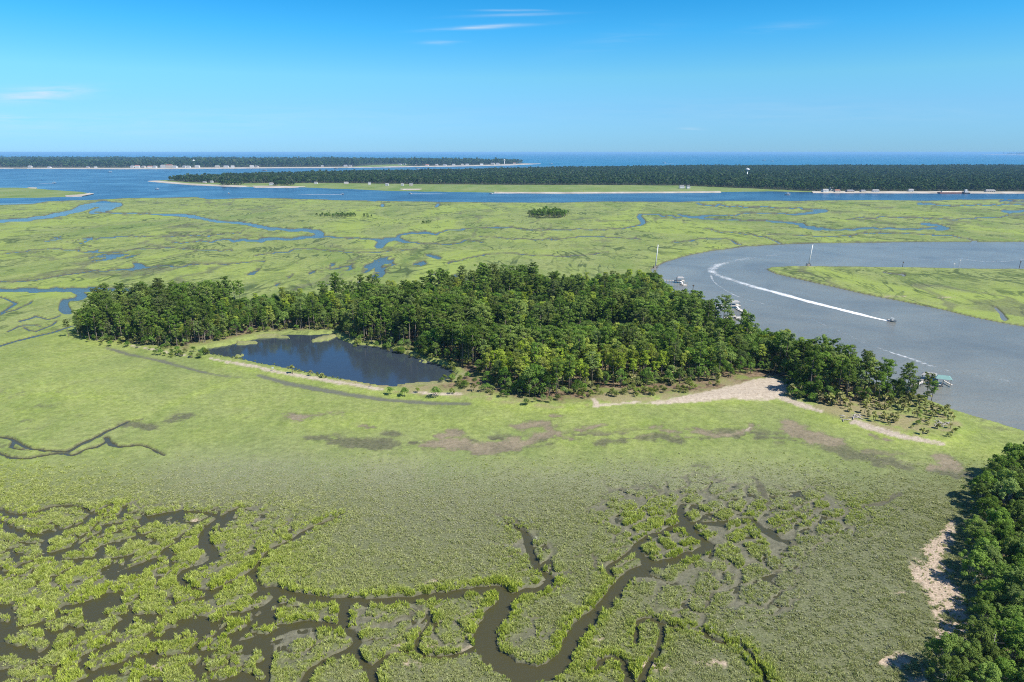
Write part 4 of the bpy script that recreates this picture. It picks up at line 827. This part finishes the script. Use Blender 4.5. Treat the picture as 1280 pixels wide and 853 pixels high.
def grass_material():
    t = NT('cordgrass'); tint = t.attr('tint', 'INSTANCER'); oi = t.N.new('ShaderNodeObjectInfo')
    r = oi.outputs['Random']
    grey = t.mix(r, (0.265, 0.295, 0.105), (0.490, 0.500, 0.260)); lim = t.mix(r, (0.265, 0.345, 0.030), (0.480, 0.545, 0.100))
    c = t.mix(t.rng(tint, 0, 1), grey, lim); c = t.mix(t.rng(tint, -.9, 0, .9, 0), c, (0.40, 0.40, 0.29))
    d = t.N.new('ShaderNodeBsdfDiffuse'); t.put(d.inputs[0], c); tr = t.N.new('ShaderNodeBsdfTranslucent'); t.put(tr.inputs[0], c)
    ms = t.N.new('ShaderNodeMixShader'); ms.inputs[0].default_value = .35; t.L.new(d.outputs[0], ms.inputs[1]); t.L.new(tr.outputs[0], ms.inputs[2]); return t.done(ms.outputs[0])
M['grass'] = grass_material()
cellA = np.zeros(UU.shape); cellA[:-1, :-1] = np.abs((XX[:-1, 1:]-XX[:-1, :-1])*(YY[:-1, :-1]-YY[1:, :-1]))
bare = np.clip(np.maximum(np.maximum(mud*1.05, sand), np.maximum(wrack*.9, np.maximum(floor_, 0))), 0, 1)
dens = (0.8 + 5.0*sstep(540, 640, VV))*sstep(560, 640, VV)*(1-bare)*(1-.3*speck)*(wsd > .3)*(isd > 2)*(UU > -120)*(UU < 1400)
dens *= 1 + .8*np.clip(lime-.5, 0, 1)*sstep(560,640,VV)
dens *= np.clip(1+1.1*nA, .25, 2)*np.clip(1+1.7*nE, .12, 2.2)*(1-.9*web)
dens = np.where((sparse > .35) & (wsd > -4) & (wsd <= .3) & (isd > 2), .9*np.clip(nE+nA+.1, 0, 1), dens)
cnt_ = rng.poisson(np.clip(cellA*dens, 0, 60)); ii, jj = np.nonzero(cnt_); rep = cnt_[ii, jj]
ii = np.repeat(ii, rep); jj = np.repeat(jj, rep); gu = Ua[jj] + rng.random(len(ii))*STEP; gv = Va[ii] + rng.random(len(ii))*STEP
gx, gy = ground(gu, gv); gzz = sample(ZZ, gu, gv); gl = sample(lime, gu, gv); ok = gzz > np.where(sample(sparse, gu, gv) > .35, -.45, .12); gzz = np.maximum(gzz, -.15); gne = sample(nE, gu, gv)
gu, gv, gx, gy, gzz, gl, gne = gu[ok], gv[ok], gx[ok], gy[ok], gzz[ok], gl[ok], gne[ok]; n = len(gx)
s = rng.uniform(.5, 1.0, n)*np.exp(rng.normal(0, .22, n))*(0.60 + .40*gl); hgt = s*(.85+.35*gl)*np.clip(1+.7*gne, .5, 1.7)*(.45+.55*sstep(560, 680, gv))
scatter('cordgrass', [[tuft_mesh(s_)] for s_ in (1, 2, 3, 4)], np.stack([gx, gy, gzz], 1), rng.integers(0, 4, n), np.stack([rng.normal(0, .12, n), rng.normal(0, .12, n), rng.uniform(0, 6.28, n)], 1), np.stack([s, s, hgt], 1), 'tufted green cordgrass covering the tidal marsh', 'grass', np.where(rng.random(n) < .65*sample(speck, gu, gv), -rng.random(n), np.clip(gl + rng.normal(0, .12, n), 0.001, 1)))
print('tufts', n, 'far trees', n1, n2, 'rest', len(rest), 'counts', cnt)

# ------------------------------------------------------------------ houses, boats, docks, towers
def house(u, v, w, d, h, wall, roof, label, rz=0.0, group='houses on the far shores', name='house', z=1.6):
    if name == 'house' and z > 1.4: w, d, h = w*.72, d*.8, h*.78
    X, Y = at(u, v); o = tag(empty(name, (X, Y, z), rz), label, 'house', group)
    b = MB(); b.quad_box((0, 0, h/2), (w, d, h)); wall_o = link('wall', b.mesh('wall', wall), o)
    ov = .6; rh = w*.24 if w < d else d*.28; r = MB()
    r.poly([(-w/2-ov, -d/2-ov, h+.02), (w/2+ov, -d/2-ov, h+.02), (w/2+ov, d/2+ov, h+.02), (-w/2-ov, d/2+ov, h+.02), (-w/2-ov*.5+w*.08, 0, h+rh), (w/2+ov*.5-w*.08, 0, h+rh)], [(0, 1, 5, 4), (2, 3, 4, 5), (3, 0, 4), (1, 2, 5), (3, 2, 1, 0)])
    link('roof', r.mesh('roof', roof), o)
    nw = max(2, int(w/4.5))
    for fl in range(max(1, int(h/3.2))):
        for i in range(nw):
            q = MB(); q.quad_box((-w/2+(i+.5)*w/nw, -d/2-.03, 1.7+fl*3.1), (1.3, .12, 1.5)); link('window', q.mesh('window', M['glass']), wall_o)
    return o
MW, MC, MT = M['white'], M['cream'], M['tan']; RG, RL, RR = M['roof_grey'], M['roof_light'], M['roof_red']
for (u, v, w, d, h, wl, rf, lb) in [
 (339.5,232.2,22,14,8,MW,RL,'large white cottage alone on the wooded island lawn'), (256,229.6,16,11,7,MC,RG,'grey-roofed cottage nearest the sandy point trees'), (265,229.0,13,10,7,MW,RL,'white cottage in the trees behind the sandy point'),
 (395,230.6,16,11,7,MW,RL,'small white house at the forest edge above the far marsh'), (433,230.8,26,13,7,MC,RL,'long pale house at the forest edge across the sound'), (462,231.6,15,11,10,MW,RG,'tall white house at the forest edge across the sound'), (484,232.8,18,12,7,MW,RL,'white house low at the forest edge above the marsh'), (503,233.0,12,10,8,MW,RL,'narrow white house at the forest edge'), (514,232.8,18,12,7,MC,RG,'cream grey-roofed house at the end of the forest edge row'),
 (852,236.2,24,14,8,MW,RL,'wide white house behind the long thin beach'), (860,236.4,16,12,9,MW,RG,'white house paired beside the wide house'),
 (1031,241.2,26,14,9,MW,RL,'white landing house on the sandy far shore'), (1039,239.0,18,13,11,MW,RG,'tall white house on the slope behind the landing'), (1046,241.2,24,13,7,MC,RR,'red-roofed cream shed at the landing'), (1062,241.2,30,14,6,MT,RG,'long tan shed at the landing'), (1078,241.2,22,13,6,MC,RG,'cream boathouse along the landing'), (1094,241.2,24,14,7,MW,RL,'white boathouse at the end of the landing'), (1138,240.6,18,12,8,MW,RL,'white house alone at the forest shore past the landing'), (1237,241.0,34,14,6,MC,RL,'long pale low building on the shore beyond the barge')]:
    house(u, v, w, d, h, wl, rf, lb, random.uniform(-.25, .25))
# barrier island fronts
k = 0
for (u, v, w, h, wl, rf) in [(38,210.4,40,12,MW,RL),(62,211,30,9,MW,RG),(12,207,60,14,MC,RG),(110,211,32,9,MC,RG),(120,211,26,9,MW,RL),(166,210.8,40,16,MW,RG),(172,210.8,46,20,MW,RR),(180,211,40,14,MC,RL),(188,211,46,14,MW,RR),(194,211,40,16,MW,RG),(205,211,60,24,MW,RL),(212,211,70,26,MC,RR),(219,211,40,16,MW,RL),(231,210.8,44,16,MW,RG),(236,210.8,36,14,MW,RL),(247,210.7,44,18,MW,RL),(272,210.6,40,15,MC,RL),(283,210.5,44,15,MW,RG),(291,210.5,40,14,MW,RL),(315,210.3,46,16,MW,RL),(321,210.3,36,12,MC,RG),(403,209.4,30,10,MC,RG),(432,209.2,36,11,MW,RL),(438,209.2,30,10,MC,RG),(500,207.4,34,10,MW,RG),(506,207,34,11,MW,RL),(519,206.8,40,14,MW,RG),(534,208.5,34,12,MW,RR),(546,208.3,36,12,MC,RL),(556,208.2,34,12,MW,RG),(567,208.0,34,12,MW,RL),(578,207.8,34,12,MC,RL),(584,207.6,36,13,MW,RG),(602,207.4,36,12,MW,RL),(616,207,50,16,MC,RL),(622,206.9,44,16,MW,RG),(643,206.3,36,13,MC,RR)]:
    house(u, v-.35, w, 24, h, wl, rf, 'pale %s house on the barrier island beach' % ('red-roofed' if rf is RR else 'grey-roofed' if rf is RG else 'light-roofed'), random.uniform(-.3, .3), 'beach houses with %s roofs' % rf.name.split('_')[0], z=2.8)
# house inside the marsh island woods
house(702, 403, 13, 10, 5.5, M['cream'], M['roof_grey'], 'pale-roofed house half hidden in the island woods', .25, None, z=1.3)
house(775, 392, 14, 10, 6, M['tan'], M['roof_grey'], 'tan house in the sunny clearing of the island woods', -.2, None, z=1.3)

def water_tower(u, v, H, R, label):
    X, Y = at(u, v); o = tag(empty('water_tower', (X, Y, 1.5)), label, 'water tower')
    a = MB(); a.tube([(0, 0, 0), (0, 0, H*.12), (0, 0, H*.75)], [R*.5, R*.22, R*.24], 14); link('pedestal', a.mesh('pedestal', M['white'], True), o)
    pts = []; rad = []
    for i in range(11):
        t_ = i/10; pts.append((0, 0, H*.72 + t_*H*.28)); rad.append(max(.3, R*math.sqrt(max(0, 1-(2*t_-1)**2))*(1 if t_ > .5 else .6+.8*t_)))
    b = MB(); b.tube(pts, rad, 18); link('tank', b.mesh('tank', M['white'], True), o)
    c = MB(); c.tube([(0, 0, H), (0, 0, H+R*.3)], R*.08, 6); link('vent', c.mesh('vent', M['steel']), o)
water_tower(933.5, 223.5, 46, 8.5, 'white water tower rising out of the far forest')
water_tower(630.5, 206.0, 48, 9, 'white water tower on the barrier island beach end')
water_tower(243, 208.5, 56, 11, 'white water tower in the barrier island woods')

def mono_pole(u, v, H, label, lean):
    X, Y = at(u, v); o = tag(empty('power_pole', (X, Y, 0)), label, 'pole', 'tall pale poles by the river bend')
    a = MB(); a.tube([(0, 0, -.5), (lean*.5, 0, H*.5), (lean, 0, H)], [.62, .50, .36], 10); link('mast', a.mesh('mast', M['steel'], True), o)
    b = MB(); b.quad_box((0, 0, .5), (2.8, 2.8, 1.6)); link('footing', b.mesh('footing', M['wood']), o)
    for q in range(4):
        c = MB(); c.tube([((-1)**q*1.9, (1 if q < 2 else -1)*1.9, -.8), ((-1)**q*1.6, (1 if q < 2 else -1)*1.6, 2.4)], .22, 6); link('fender_pile', c.mesh('fender_pile', M['pile']), o)
    d = MB(); d.quad_box((lean, 0, H+.15), (1.4, .3, .3)); link('cap', d.mesh('cap', M['steel']), o)
mono_pole(819, 335, 24.5, 'tall pale pole at the river edge beside the green marsh bank', 1.6)
mono_pole(1010.5, 332.0, 22.5, 'tall pale pole on the tip of the marsh peninsula', 1.9)
def marker(u, v, H, label, white):
    X, Y = at(u, v); o = tag(empty('channel_marker', (X, Y, 0)), label, 'marker', 'channel markers in the river')
    a = MB(); a.tube([(0, 0, -1), (.1, 0, H)], [.28, .22], 8); link('post', a.mesh('post', M['steel'] if white else M['pile']), o)
    b = MB(); b.quad_box((.1, -.3, H-.5), (1.5, .12, 1.3)); link('board', b.mesh('board', M['white'] if white else M['pile']), o)
marker(1128, 334.3, 6, 'dark marker post first along the marsh peninsula', False); marker(1192, 334.5, 4.5, 'short pale marker post near the marsh peninsula', True); marker(1199, 333.5, 7.5, 'slim pale marker post standing in the river', True); marker(1274, 335.5, 7.5, 'dark marker post farthest along the marsh peninsula', False)
marker(866, 364.0, 5.5, 'dark dolphin posts in the river between the two docks', False)

def deckbox(o, name, a, b, w, z, t_=.25, mat=None):
    a = Vector((*a, 0)); b = Vector((*b, 0)); d = b-a; m = MB(); m.quad_box(((a.x+b.x)/2, (a.y+b.y)/2, z), (d.length, w, t_), atan2(d.y, d.x)); return link(name, m.mesh(name, mat or M['deck']), o)
def piles(o, a, b, w, z, n):
    a = Vector((*a, 0)); b = Vector((*b, 0)); d = (b-a).normalized(); s = Vector((-d.y, d.x, 0))
    for i in range(n):
        for sg in (-1, 1):
            p = a.lerp(b, i/(n-1)) + s*sg*(w/2+.05); m = MB(); m.tube([(p.x, p.y, -1.5), (p.x, p.y, z)], .16, 6); link('piling', m.mesh('piling', M['wood']), o)
def shelter(o, c, w, d, h, z, roof, rz=0):
    m = MB(); ca, sa = cos(rz), sin(rz)
    rp = [(-w/2, -d/2, z+h), (w/2, -d/2, z+h), (w/2, d/2, z+h), (-w/2, d/2, z+h), (-w*.3, 0, z+h+1.1), (w*.3, 0, z+h+1.1)]
    m.poly([(c[0]+p[0]*ca-p[1]*sa, c[1]+p[0]*sa+p[1]*ca, p[2]) for p in rp], [(0, 1, 5, 4), (2, 3, 4, 5), (3, 0, 4), (1, 2, 5), (3, 2, 1, 0)]); link('roof', m.mesh('roof', roof), o)
    for sx in (-.42, .42):
        for sy in (-.42, .42):
            q = MB(); x_, y_ = sx*w, sy*d; q.tube([(c[0]+x_*ca-y_*sa, c[1]+x_*sa+y_*ca, z-1.5), (c[0]+x_*ca-y_*sa, c[1]+x_*sa+y_*ca, z+h)], .15, 6); link('roof_post', q.mesh('roof_post', M['wood']), o)
def dock(label, walk, head, head_sz, roof, ramp, flt, rz=0.0, flw=3.2):
    X, Y = at(*head); o = tag(empty('dock', (X, Y, 0)), label, 'dock', None); L_ = lambda p: tuple(np.array(at(*p))-np.array((X, Y)))
    w = L_(walk); deckbox(o, 'walkway', w, (0, 0), 2.0, 1.9); piles(o, w, (0, 0), 2.0, 2.6, 9)
    m = MB(); m.quad_box((0, 0, 1.93), (head_sz[0], head_sz[1], .3), rz); link('pier_head', m.mesh('pier_head', M['deck']), o)
    if roof: shelter(o, (0, 0), head_sz[0]*.9, head_sz[1]*.9, 2.8, 2.0, roof, rz)
    r0, r1 = L_(ramp[0]), L_(ramp[1]); d = Vector(r1)-Vector(r0); n_ = Vector((-d.y, d.x)).normalized()*.7
    m = MB(); m.poly([(r0[0]+n_.x, r0[1]+n_.y, 2.1), (r0[0]-n_.x, r0[1]-n_.y, 2.1), (r1[0]-n_.x, r1[1]-n_.y, .6), (r1[0]+n_.x, r1[1]+n_.y, .6), (r0[0]+n_.x, r0[1]+n_.y, 1.9), (r0[0]-n_.x, r0[1]-n_.y, 1.9), (r1[0]-n_.x, r1[1]-n_.y, .4), (r1[0]+n_.x, r1[1]+n_.y, .4)], [(0, 1, 2, 3), (7, 6, 5, 4), (0, 4, 5, 1), (2, 6, 7, 3), (1, 5, 6, 2), (0, 3, 7, 4)]); link('gangway', m.mesh('gangway', M['steel']), o)
    deckbox(o, 'floating_dock', L_(flt[0]), L_(flt[1]), flw, .35, .7); piles(o, L_(flt[0]), L_(flt[1]), flw+.3, 3.0, 3)
    return o
dock('wooden dock with pale roofed pier head in the river bend', (826,352.5), (850,353.5), (7, 8), M['roof_light'], ((851,354.5),(854,356)), ((852.5,356),(857,357.6)))
dock('long wooden dock with roofed head and angled float beyond the pines', (872,387.5), (917,384.5), (8.5, 7), M['roof_light'], ((920,385.5),(924,387.5)), ((922,386.7),(931,391.2)), .1)
dock('low floating dock tucked behind the shoreline pines', (905,400.5), (916,398.2), (4, 4), None, ((917,398.2),(920,398)), ((919,398),(934,397.2)), 0, 2.6)
dock('covered boat dock with white roof beyond the palm point', (1140,490), (1160,478.5), (8, 6), M['roof_light'], ((1162,479.5),(1167,481)), ((1164,481.2),(1178,483.5)), -.5)
X, Y = at(1177, 481.5); o = tag(empty('boathouse', (X, Y, 0)), 'open boathouse with teal roof beside the covered dock', 'boathouse'); shelter(o, (0, 0), 8, 8, 3.2, 1.2, M['roof_teal'], -.4)
for sg in (-1, 1):
    m = MB(); m.quad_box((sg*3.2, 0, 1.3), (.9, 7.5, .2), -.0); link('catwalk', m.mesh('catwalk', M['deck']), o)

def boat_parts():
    L_, B = 7.0, 2.4; V = []; F = []
    st = [(-3.5, 1.05, .9), (-1.5, 1.2, .92), (.8, 1.15, 1.0), (2.4, .75, 1.12), (3.5, .04, 1.25)]
    for (x_, hw, top) in st: V += [(x_, -hw, top), (x_, -hw*.72, .05), (x_, 0, -.28+.18*max(0, x_/3.5)), (x_, hw*.72, .05), (x_, hw, top)]
    for i in range(4):
        for j in range(4): a = i*5+j; F.append((a, a+5, a+6, a+1))
    F.append((0, 1, 2, 3, 4))
    hull = MB(); hull.poly(V, F)
    dk = MB(); dk.poly([(-3.4, -.95, .55), (.8, -1.05, .6), (2.4, -.66, .75), (3.35, 0, .9), (2.4, .66, .75), (.8, 1.05, .6), (-3.4, .95, .55)], [tuple(range(7))])
    con = MB(); con.quad_box((.1, 0, 1.05), (1.1, .9, 1.0), top=(.75, .85))
    top = MB(); top.quad_box((0, 0, 2.5), (2.4, 1.8, .1))
    pst = []
    for sx in (-.8, .8):
        for sy in (-.7, .7): q = MB(); q.tube([(sx, sy, .6), (sx, sy, 2.5)], .035, 5); pst.append(q)
    mot = MB(); mot.quad_box((-3.75, 0, 1.0), (.55, .45, .7), top=(.8, .8)); mot.quad_box((-3.75, 0, .2), (.25, .2, 1.0))
    seat = MB(); seat.quad_box((-1.3, 0, .95), (.5, .9, .6))
    return [('hull', hull.mesh('hull', M['white'], True)), ('deck', dk.mesh('deck', M['cream'])), ('console', con.mesh('console', M['white'])), ('canopy', top.mesh('canopy', M['white']))] + [('canopy_post', q.mesh('canopy_post', M['steel'])) for q in pst] + [('outboard_motor', mot.mesh('outboard_motor', M['black'])), ('seat', seat.mesh('seat', M['tan']))]
BOAT = boat_parts()
def boat(u, v, heading, sc, label, group, pitch=0.0, simple=False, name='motorboat'):
    X, Y = at(u, v); o = tag(empty(name, (X, Y, .12*sc), heading, sc), label, 'boat', group); o.rotation_euler[1] = pitch
    for n_, me_ in BOAT:
        if simple and n_ in ('seat', 'canopy_post'): continue
        link(n_, me_, o)
    return o
def foam_material(name, dens, a0=.0):
    t = NT(name); p = t.pos(); w = t.attr('core'); n = t.noise(p, .35, 5, .7, .5); n2 = t.noise(p, .05, 3, .6)
    f = t.rng(t.math('ADD', t.math('MULTIPLY', w, dens), t.math('ADD', t.math('MULTIPLY', n, .9), t.math('MULTIPLY', n2, .5))), .95, 1.45, 0, .92)
    f = t.math('MULTIPLY', f, t.math('MINIMUM', t.math('MULTIPLY', w, 3.0), 1.0))
    d = t.bsdf((0.72, 0.75, 0.77), .8, .2); tr = t.N.new('ShaderNodeBsdfTransparent'); ms = t.N.new('ShaderNodeMixShader'); t.L.new(f, ms.inputs[0]); t.L.new(tr.outputs[0], ms.inputs[1]); t.L.new(d, ms.inputs[2])
    return t.done(ms.outputs[0])
M['foam'] = foam_material('wake_foam', .95); M['foam_thin'] = foam_material('thin_foam', .62)
def foam(name, pts, widths, core, label, mat, z=.05, cat='wake'):
    """a strip of foam lying on the water; widths in metres, core 0..1 along it"""
    P = [np.array(at(*p)) for p in pts]; n0 = len(P); Q = []; Wd = []; Cr = []
    for i in range(n0-1):
        p0, p1, p2, p3 = P[max(i-1, 0)], P[i], P[i+1], P[min(i+2, n0-1)]; m_ = max(2, int(np.linalg.norm(p2-p1)/4))
        for j in range(m_):
            t_ = j/m_; Q.append(.5*((2*p1)+(-p0+p2)*t_+(2*p0-5*p1+4*p2-p3)*t_**2+(-p0+3*p1-3*p2+p3)*t_**3)); Wd.append(widths[i]*(1-t_)+widths[i+1]*t_); Cr.append(core[i]*(1-t_)+core[i+1]*t_)
    Q.append(P[-1]); Wd.append(widths[-1]); Cr.append(core[-1]); V = []; C = []; F = []; k = len(Q)
    for i in range(k):
        d = Q[min(i+1, k-1)]-Q[max(i-1, 0)]; d = d/(np.linalg.norm(d)+1e-9); s = np.array((-d[1], d[0]))
        for q in (-1, -.55, 0, .55, 1):
            wob = 1+.25*math.sin(i*.7+q*3)*(abs(q) > .9); pt = Q[i]+s*q*Wd[i]*.5*wob; V.append((pt[0], pt[1], z+.10*(1-abs(q))*Cr[i])); C.append(Cr[i]*(1-abs(q))**.6 if abs(q) < 1 else 0.0)
    for i in range(k-1):
        for j in range(4): a = i*5+j; F.append((a, a+5, a+6, a+1))
    me = bpy.data.meshes.new(name); me.from_pydata(V, [], F); me.materials.append(mat); me.update()
    a = me.attributes.new('core', 'FLOAT', 'POINT'); a.data.foreach_set('value', np.array(C, np.float32))
    return tag(link(name, me), label, cat, None, 'stuff')
hd = lambda a, b: atan2(at(*b)[1]-at(*a)[1], at(*b)[0]-at(*a)[0])
boat(1115, 402.2, hd((1090,396.5),(1115,402.2)), 1.0, 'white speedboat running down the river ahead of its wake', 'boats on the water', -.06)
foam('boat_wake', [(1113,402),(1090,397),(1050,387),(1010,377),(970,366),(935,356.5),(908,348),(893,342),(890,337),(900,331),(925,325),(965,319.5),(1010,316),(1060,314)], [3.5,6.5,9,10.5,12,14,15,16,17,19,23,28,32,36], [1.3,1.3,1.1,.95,.75,.56,.46,.42,.48,.40,.32,.25,.18,.05], 'bright white wake curving behind the speedboat round the bend', M['foam'])
foam('foam_line', [(888,343),(892,352),(905,362),(925,372),(955,380),(990,390),(1020,402),(1050,415),(1080,428),(1100,436),(1120,443),(1140,449),(1165,458),(1200,467),(1240,472),(1285,484),(1360,500)], [4,4,4,4,5,5,5,5,6,6,6,6,8,9,9,9,9], [.6,.65,.6,.5,.42,.36,.33,.36,.42,.55,.7,.75,.6,.38,.34,.38,.2], 'thin broken foam line drifting along the wooded river bank', M['foam_thin'], .06, 'foam')
foam('foam_line', [(1130,321),(1145,323.5),(1168,325.6),(1190,325),(1202,323.6),(1218,326),(1240,327.4),(1262,326.5),(1285,324.5),(1330,326)], [5,6,6,6,6,6,6,6,6,6], [.4,.5,.5,.5,.5,.5,.5,.5,.5,.3], 'wavy pale foam line beyond the marsh peninsula', M['foam_thin'], .06, 'foam')
foam('foam_line', [(930,341),(960,337),(990,338)], [16,20,12], [.18,.25,.1], 'faint ripple foam off the peninsula tip', M['foam_thin'], .07, 'foam')
# boats on the sound
for (u, v, sc, hdg, lb, wk) in [(428,243.2,1.5,0,'small white boat trailing a pale wake, shortest of the sound wakes',60), (513,242.6,1.6,pi,'white boat at the head of the long wake on the sound',-50), (614,242.4,1.6,pi,'white boat off the end of the long thin beach',-36), (68,229.3,2.0,0,'white boat with short wake behind the marsh spit',22), (196.5,236.8,1.7,.6,'lone white boat below the sandy point',0), (286,242.4,1.7,2.2,'lone white boat off the narrow cottage beach',0), (137.5,215.6,3.2,.4,'white boat off the barrier island houses',0), (331,213.8,4.5,0,'long white boat between the two islands',0), (522,211.3,4,0.2,'white boat in the channel below the barrier island',0), (689,205.5,5,0,'white boat outside the barrier island beach end',0), (830,204.3,6,pi,'white boat with wake on the open ocean',-20), (955,201,7,0,'white boat on the ocean beyond the water tower forest',0), (965,202,6,0,'second white boat on the ocean beyond the forest',0), (984.5,243.9,2.6,.2,'white cruiser anchored off the far landing',0), (538,192.2,40,0,'pale ship far out on the ocean horizon',0), (420,211,4,0,'white boat close under the barrier island beach',0)]:
    boat(u, v, hdg, sc, lb, 'boats on the water', 0, True)
    if wk: foam('boat_wake', [(u-.5*np.sign(wk), v), (u-wk*.3, v+.02), (u-wk*.7, v+.04), (u-wk, v+.05)], [6*sc, 8*sc, 10*sc, 12*sc], [1.1, .9, .7, .2], 'pale straight wake behind the '+lb.split(' ', 1)[-1].split(',')[0], M['foam'], .12)
# barge and tug
X, Y = at(1190, 242.0); o = tag(empty('barge', (X, Y, 0)), 'long dark cargo barge lying off the far forest', 'barge')
m = MB(); m.quad_box((0, 0, 1.6), (88, 14, 4.4), top=(1.02, 1)); link('hull', m.mesh('hull', M['hull_red']), o)
m = MB(); m.quad_box((-2, 0, 5.0), (70, 9, 2.4), top=(.95, .5)); link('cargo', m.mesh('cargo', M['cargo']), o)
X, Y = at(1207.5, 242.2); o = tag(empty('tugboat', (X, Y, 0)), 'white pusher tug at the end of the cargo barge', 'boat', 'boats on the water')
m = MB(); m.quad_box((0, 0, 1.4), (20, 8, 3.2), top=(1.05, 1.05)); link('hull', m.mesh('hull', M['black']), o)
m = MB(); m.quad_box((-1, 0, 5.2), (12, 6.5, 4.2)); link('cabin', m.mesh('cabin', M['white']), o)
m = MB(); m.quad_box((-2.5, 0, 10), (6, 5, 5.2)); link('wheelhouse', m.mesh('wheelhouse', M['white']), o)
m = MB(); m.tube([(4, 0, 7), (4, 0, 11)], .7, 8); link('funnel', m.mesh('funnel', M['white']), o)
# small things by the pond and on the beach
X, Y = at(341.5, 466); o = tag(empty('sign_post', (X, Y, float(gz(X, Y)))), 'small white sign post on the pale pond dike', 'sign'); m = MB(); m.tube([(0, 0, 0), (0, 0, 2.2)], .08, 6); link('post', m.mesh('post', M['white']), o); m = MB(); m.quad_box((0, -.12, 1.8), (1.2, .06, .9)); link('board', m.mesh('board', M['white']), o)
rd = random.Random(5)
def driftwood(u, v, L_, label, group='driftwood on the beach'):
    X, Y = at(u, v); m = MB(); a = rd.uniform(0, 3.14); m.tube([(-L_/2*cos(a), -L_/2*sin(a), .15), (0, rd.uniform(-.3, .3), .3), (L_/2*cos(a), L_/2*sin(a), .2)], [.2, .17, .06], 6)
    for q in range(3): f = rd.uniform(-.4, .45); b = a+rd.uniform(.5, 1.3)*rd.choice((-1, 1)); p = (f*L_*cos(a), f*L_*sin(a), .25); m.tube([p, (p[0]+1.3*cos(b), p[1]+1.3*sin(b), .25+rd.uniform(.2, .9))], [.09, .02], 5)
    o = link('driftwood_log', m.mesh('driftwood_log', M['deadwood'], True), None, (X, Y, float(gz(X, Y)))); tag(o, label, 'driftwood', group)
for i in range(14): driftwood(1052+rd.uniform(0, 22), 524+rd.uniform(-1.5, 3.5), rd.uniform(2, 4.5), 'grey driftwood log in the heap at the beach bend', 'driftwood heap')
for i in range(10): driftwood(1178+rd.uniform(-9, 14), 533+rd.uniform(-4, 5), rd.uniform(2, 4.5), 'bleached fallen branch on the scrubby river point', 'fallen branches on the point')
# bare grey snags in the right wood
def snag(u, v, H, label):
    X, Y = at(u, v); o = tag(empty('dead_tree', (X, Y, 1.0)), label, 'tree', 'bare snags in the wood'); m = MB(); r = random.Random(int(u)); m.tube([(0, 0, 0), (.2, .1, H*.5), (.1, .3, H)], [.22, .15, .05], 6); link('trunk', m.mesh('trunk', M['deadwood'], True), o)
    for i in range(9): a = r.uniform(0, 6.28); z0 = H*r.uniform(.35, .9); l = r.uniform(1.2, 2.8); q = MB(); q.tube([(.15, .1, z0), (l*.5*cos(a), l*.5*sin(a), z0+.6), (l*cos(a+.2), l*sin(a+.2), z0+r.uniform(.6, 1.6))], [.07, .05, .015], 5); link('branch', q.mesh('branch', M['deadwood'], True), o)
snag(1262, 770, 10, 'bare grey dead tree amid the green hardwoods'); snag(1235, 838, 9, 'bare grey dead tree low at the wood corner'); snag(1238, 672, 8.5, 'bare grey dead tree at the shaded wood edge')

# ------------------------------------------------------------------ haze
hz = MB(); hz.quad_box((0, 38000, 62.0), (190000, 116000, 130.0)); me = hz.mesh('haze', [])
t = NT('haze_air'); pv_ = t.N.new('ShaderNodeVolumePrincipled'); pv_.inputs['Color'].default_value = (0.30, 0.60, 0.94, 1); pv_.inputs['Density'].default_value = 3.4e-5; pv_.inputs['Anisotropy'].default_value = 0.0
t.mat.cycles.homogeneous_volume = True; t.L.new(pv_.outputs[0], t.out.inputs['Volume']); me.materials.append(t.mat)
tag(link('haze', me), 'thin bluish sea air over the whole estuary', 'haze', None, 'stuff')
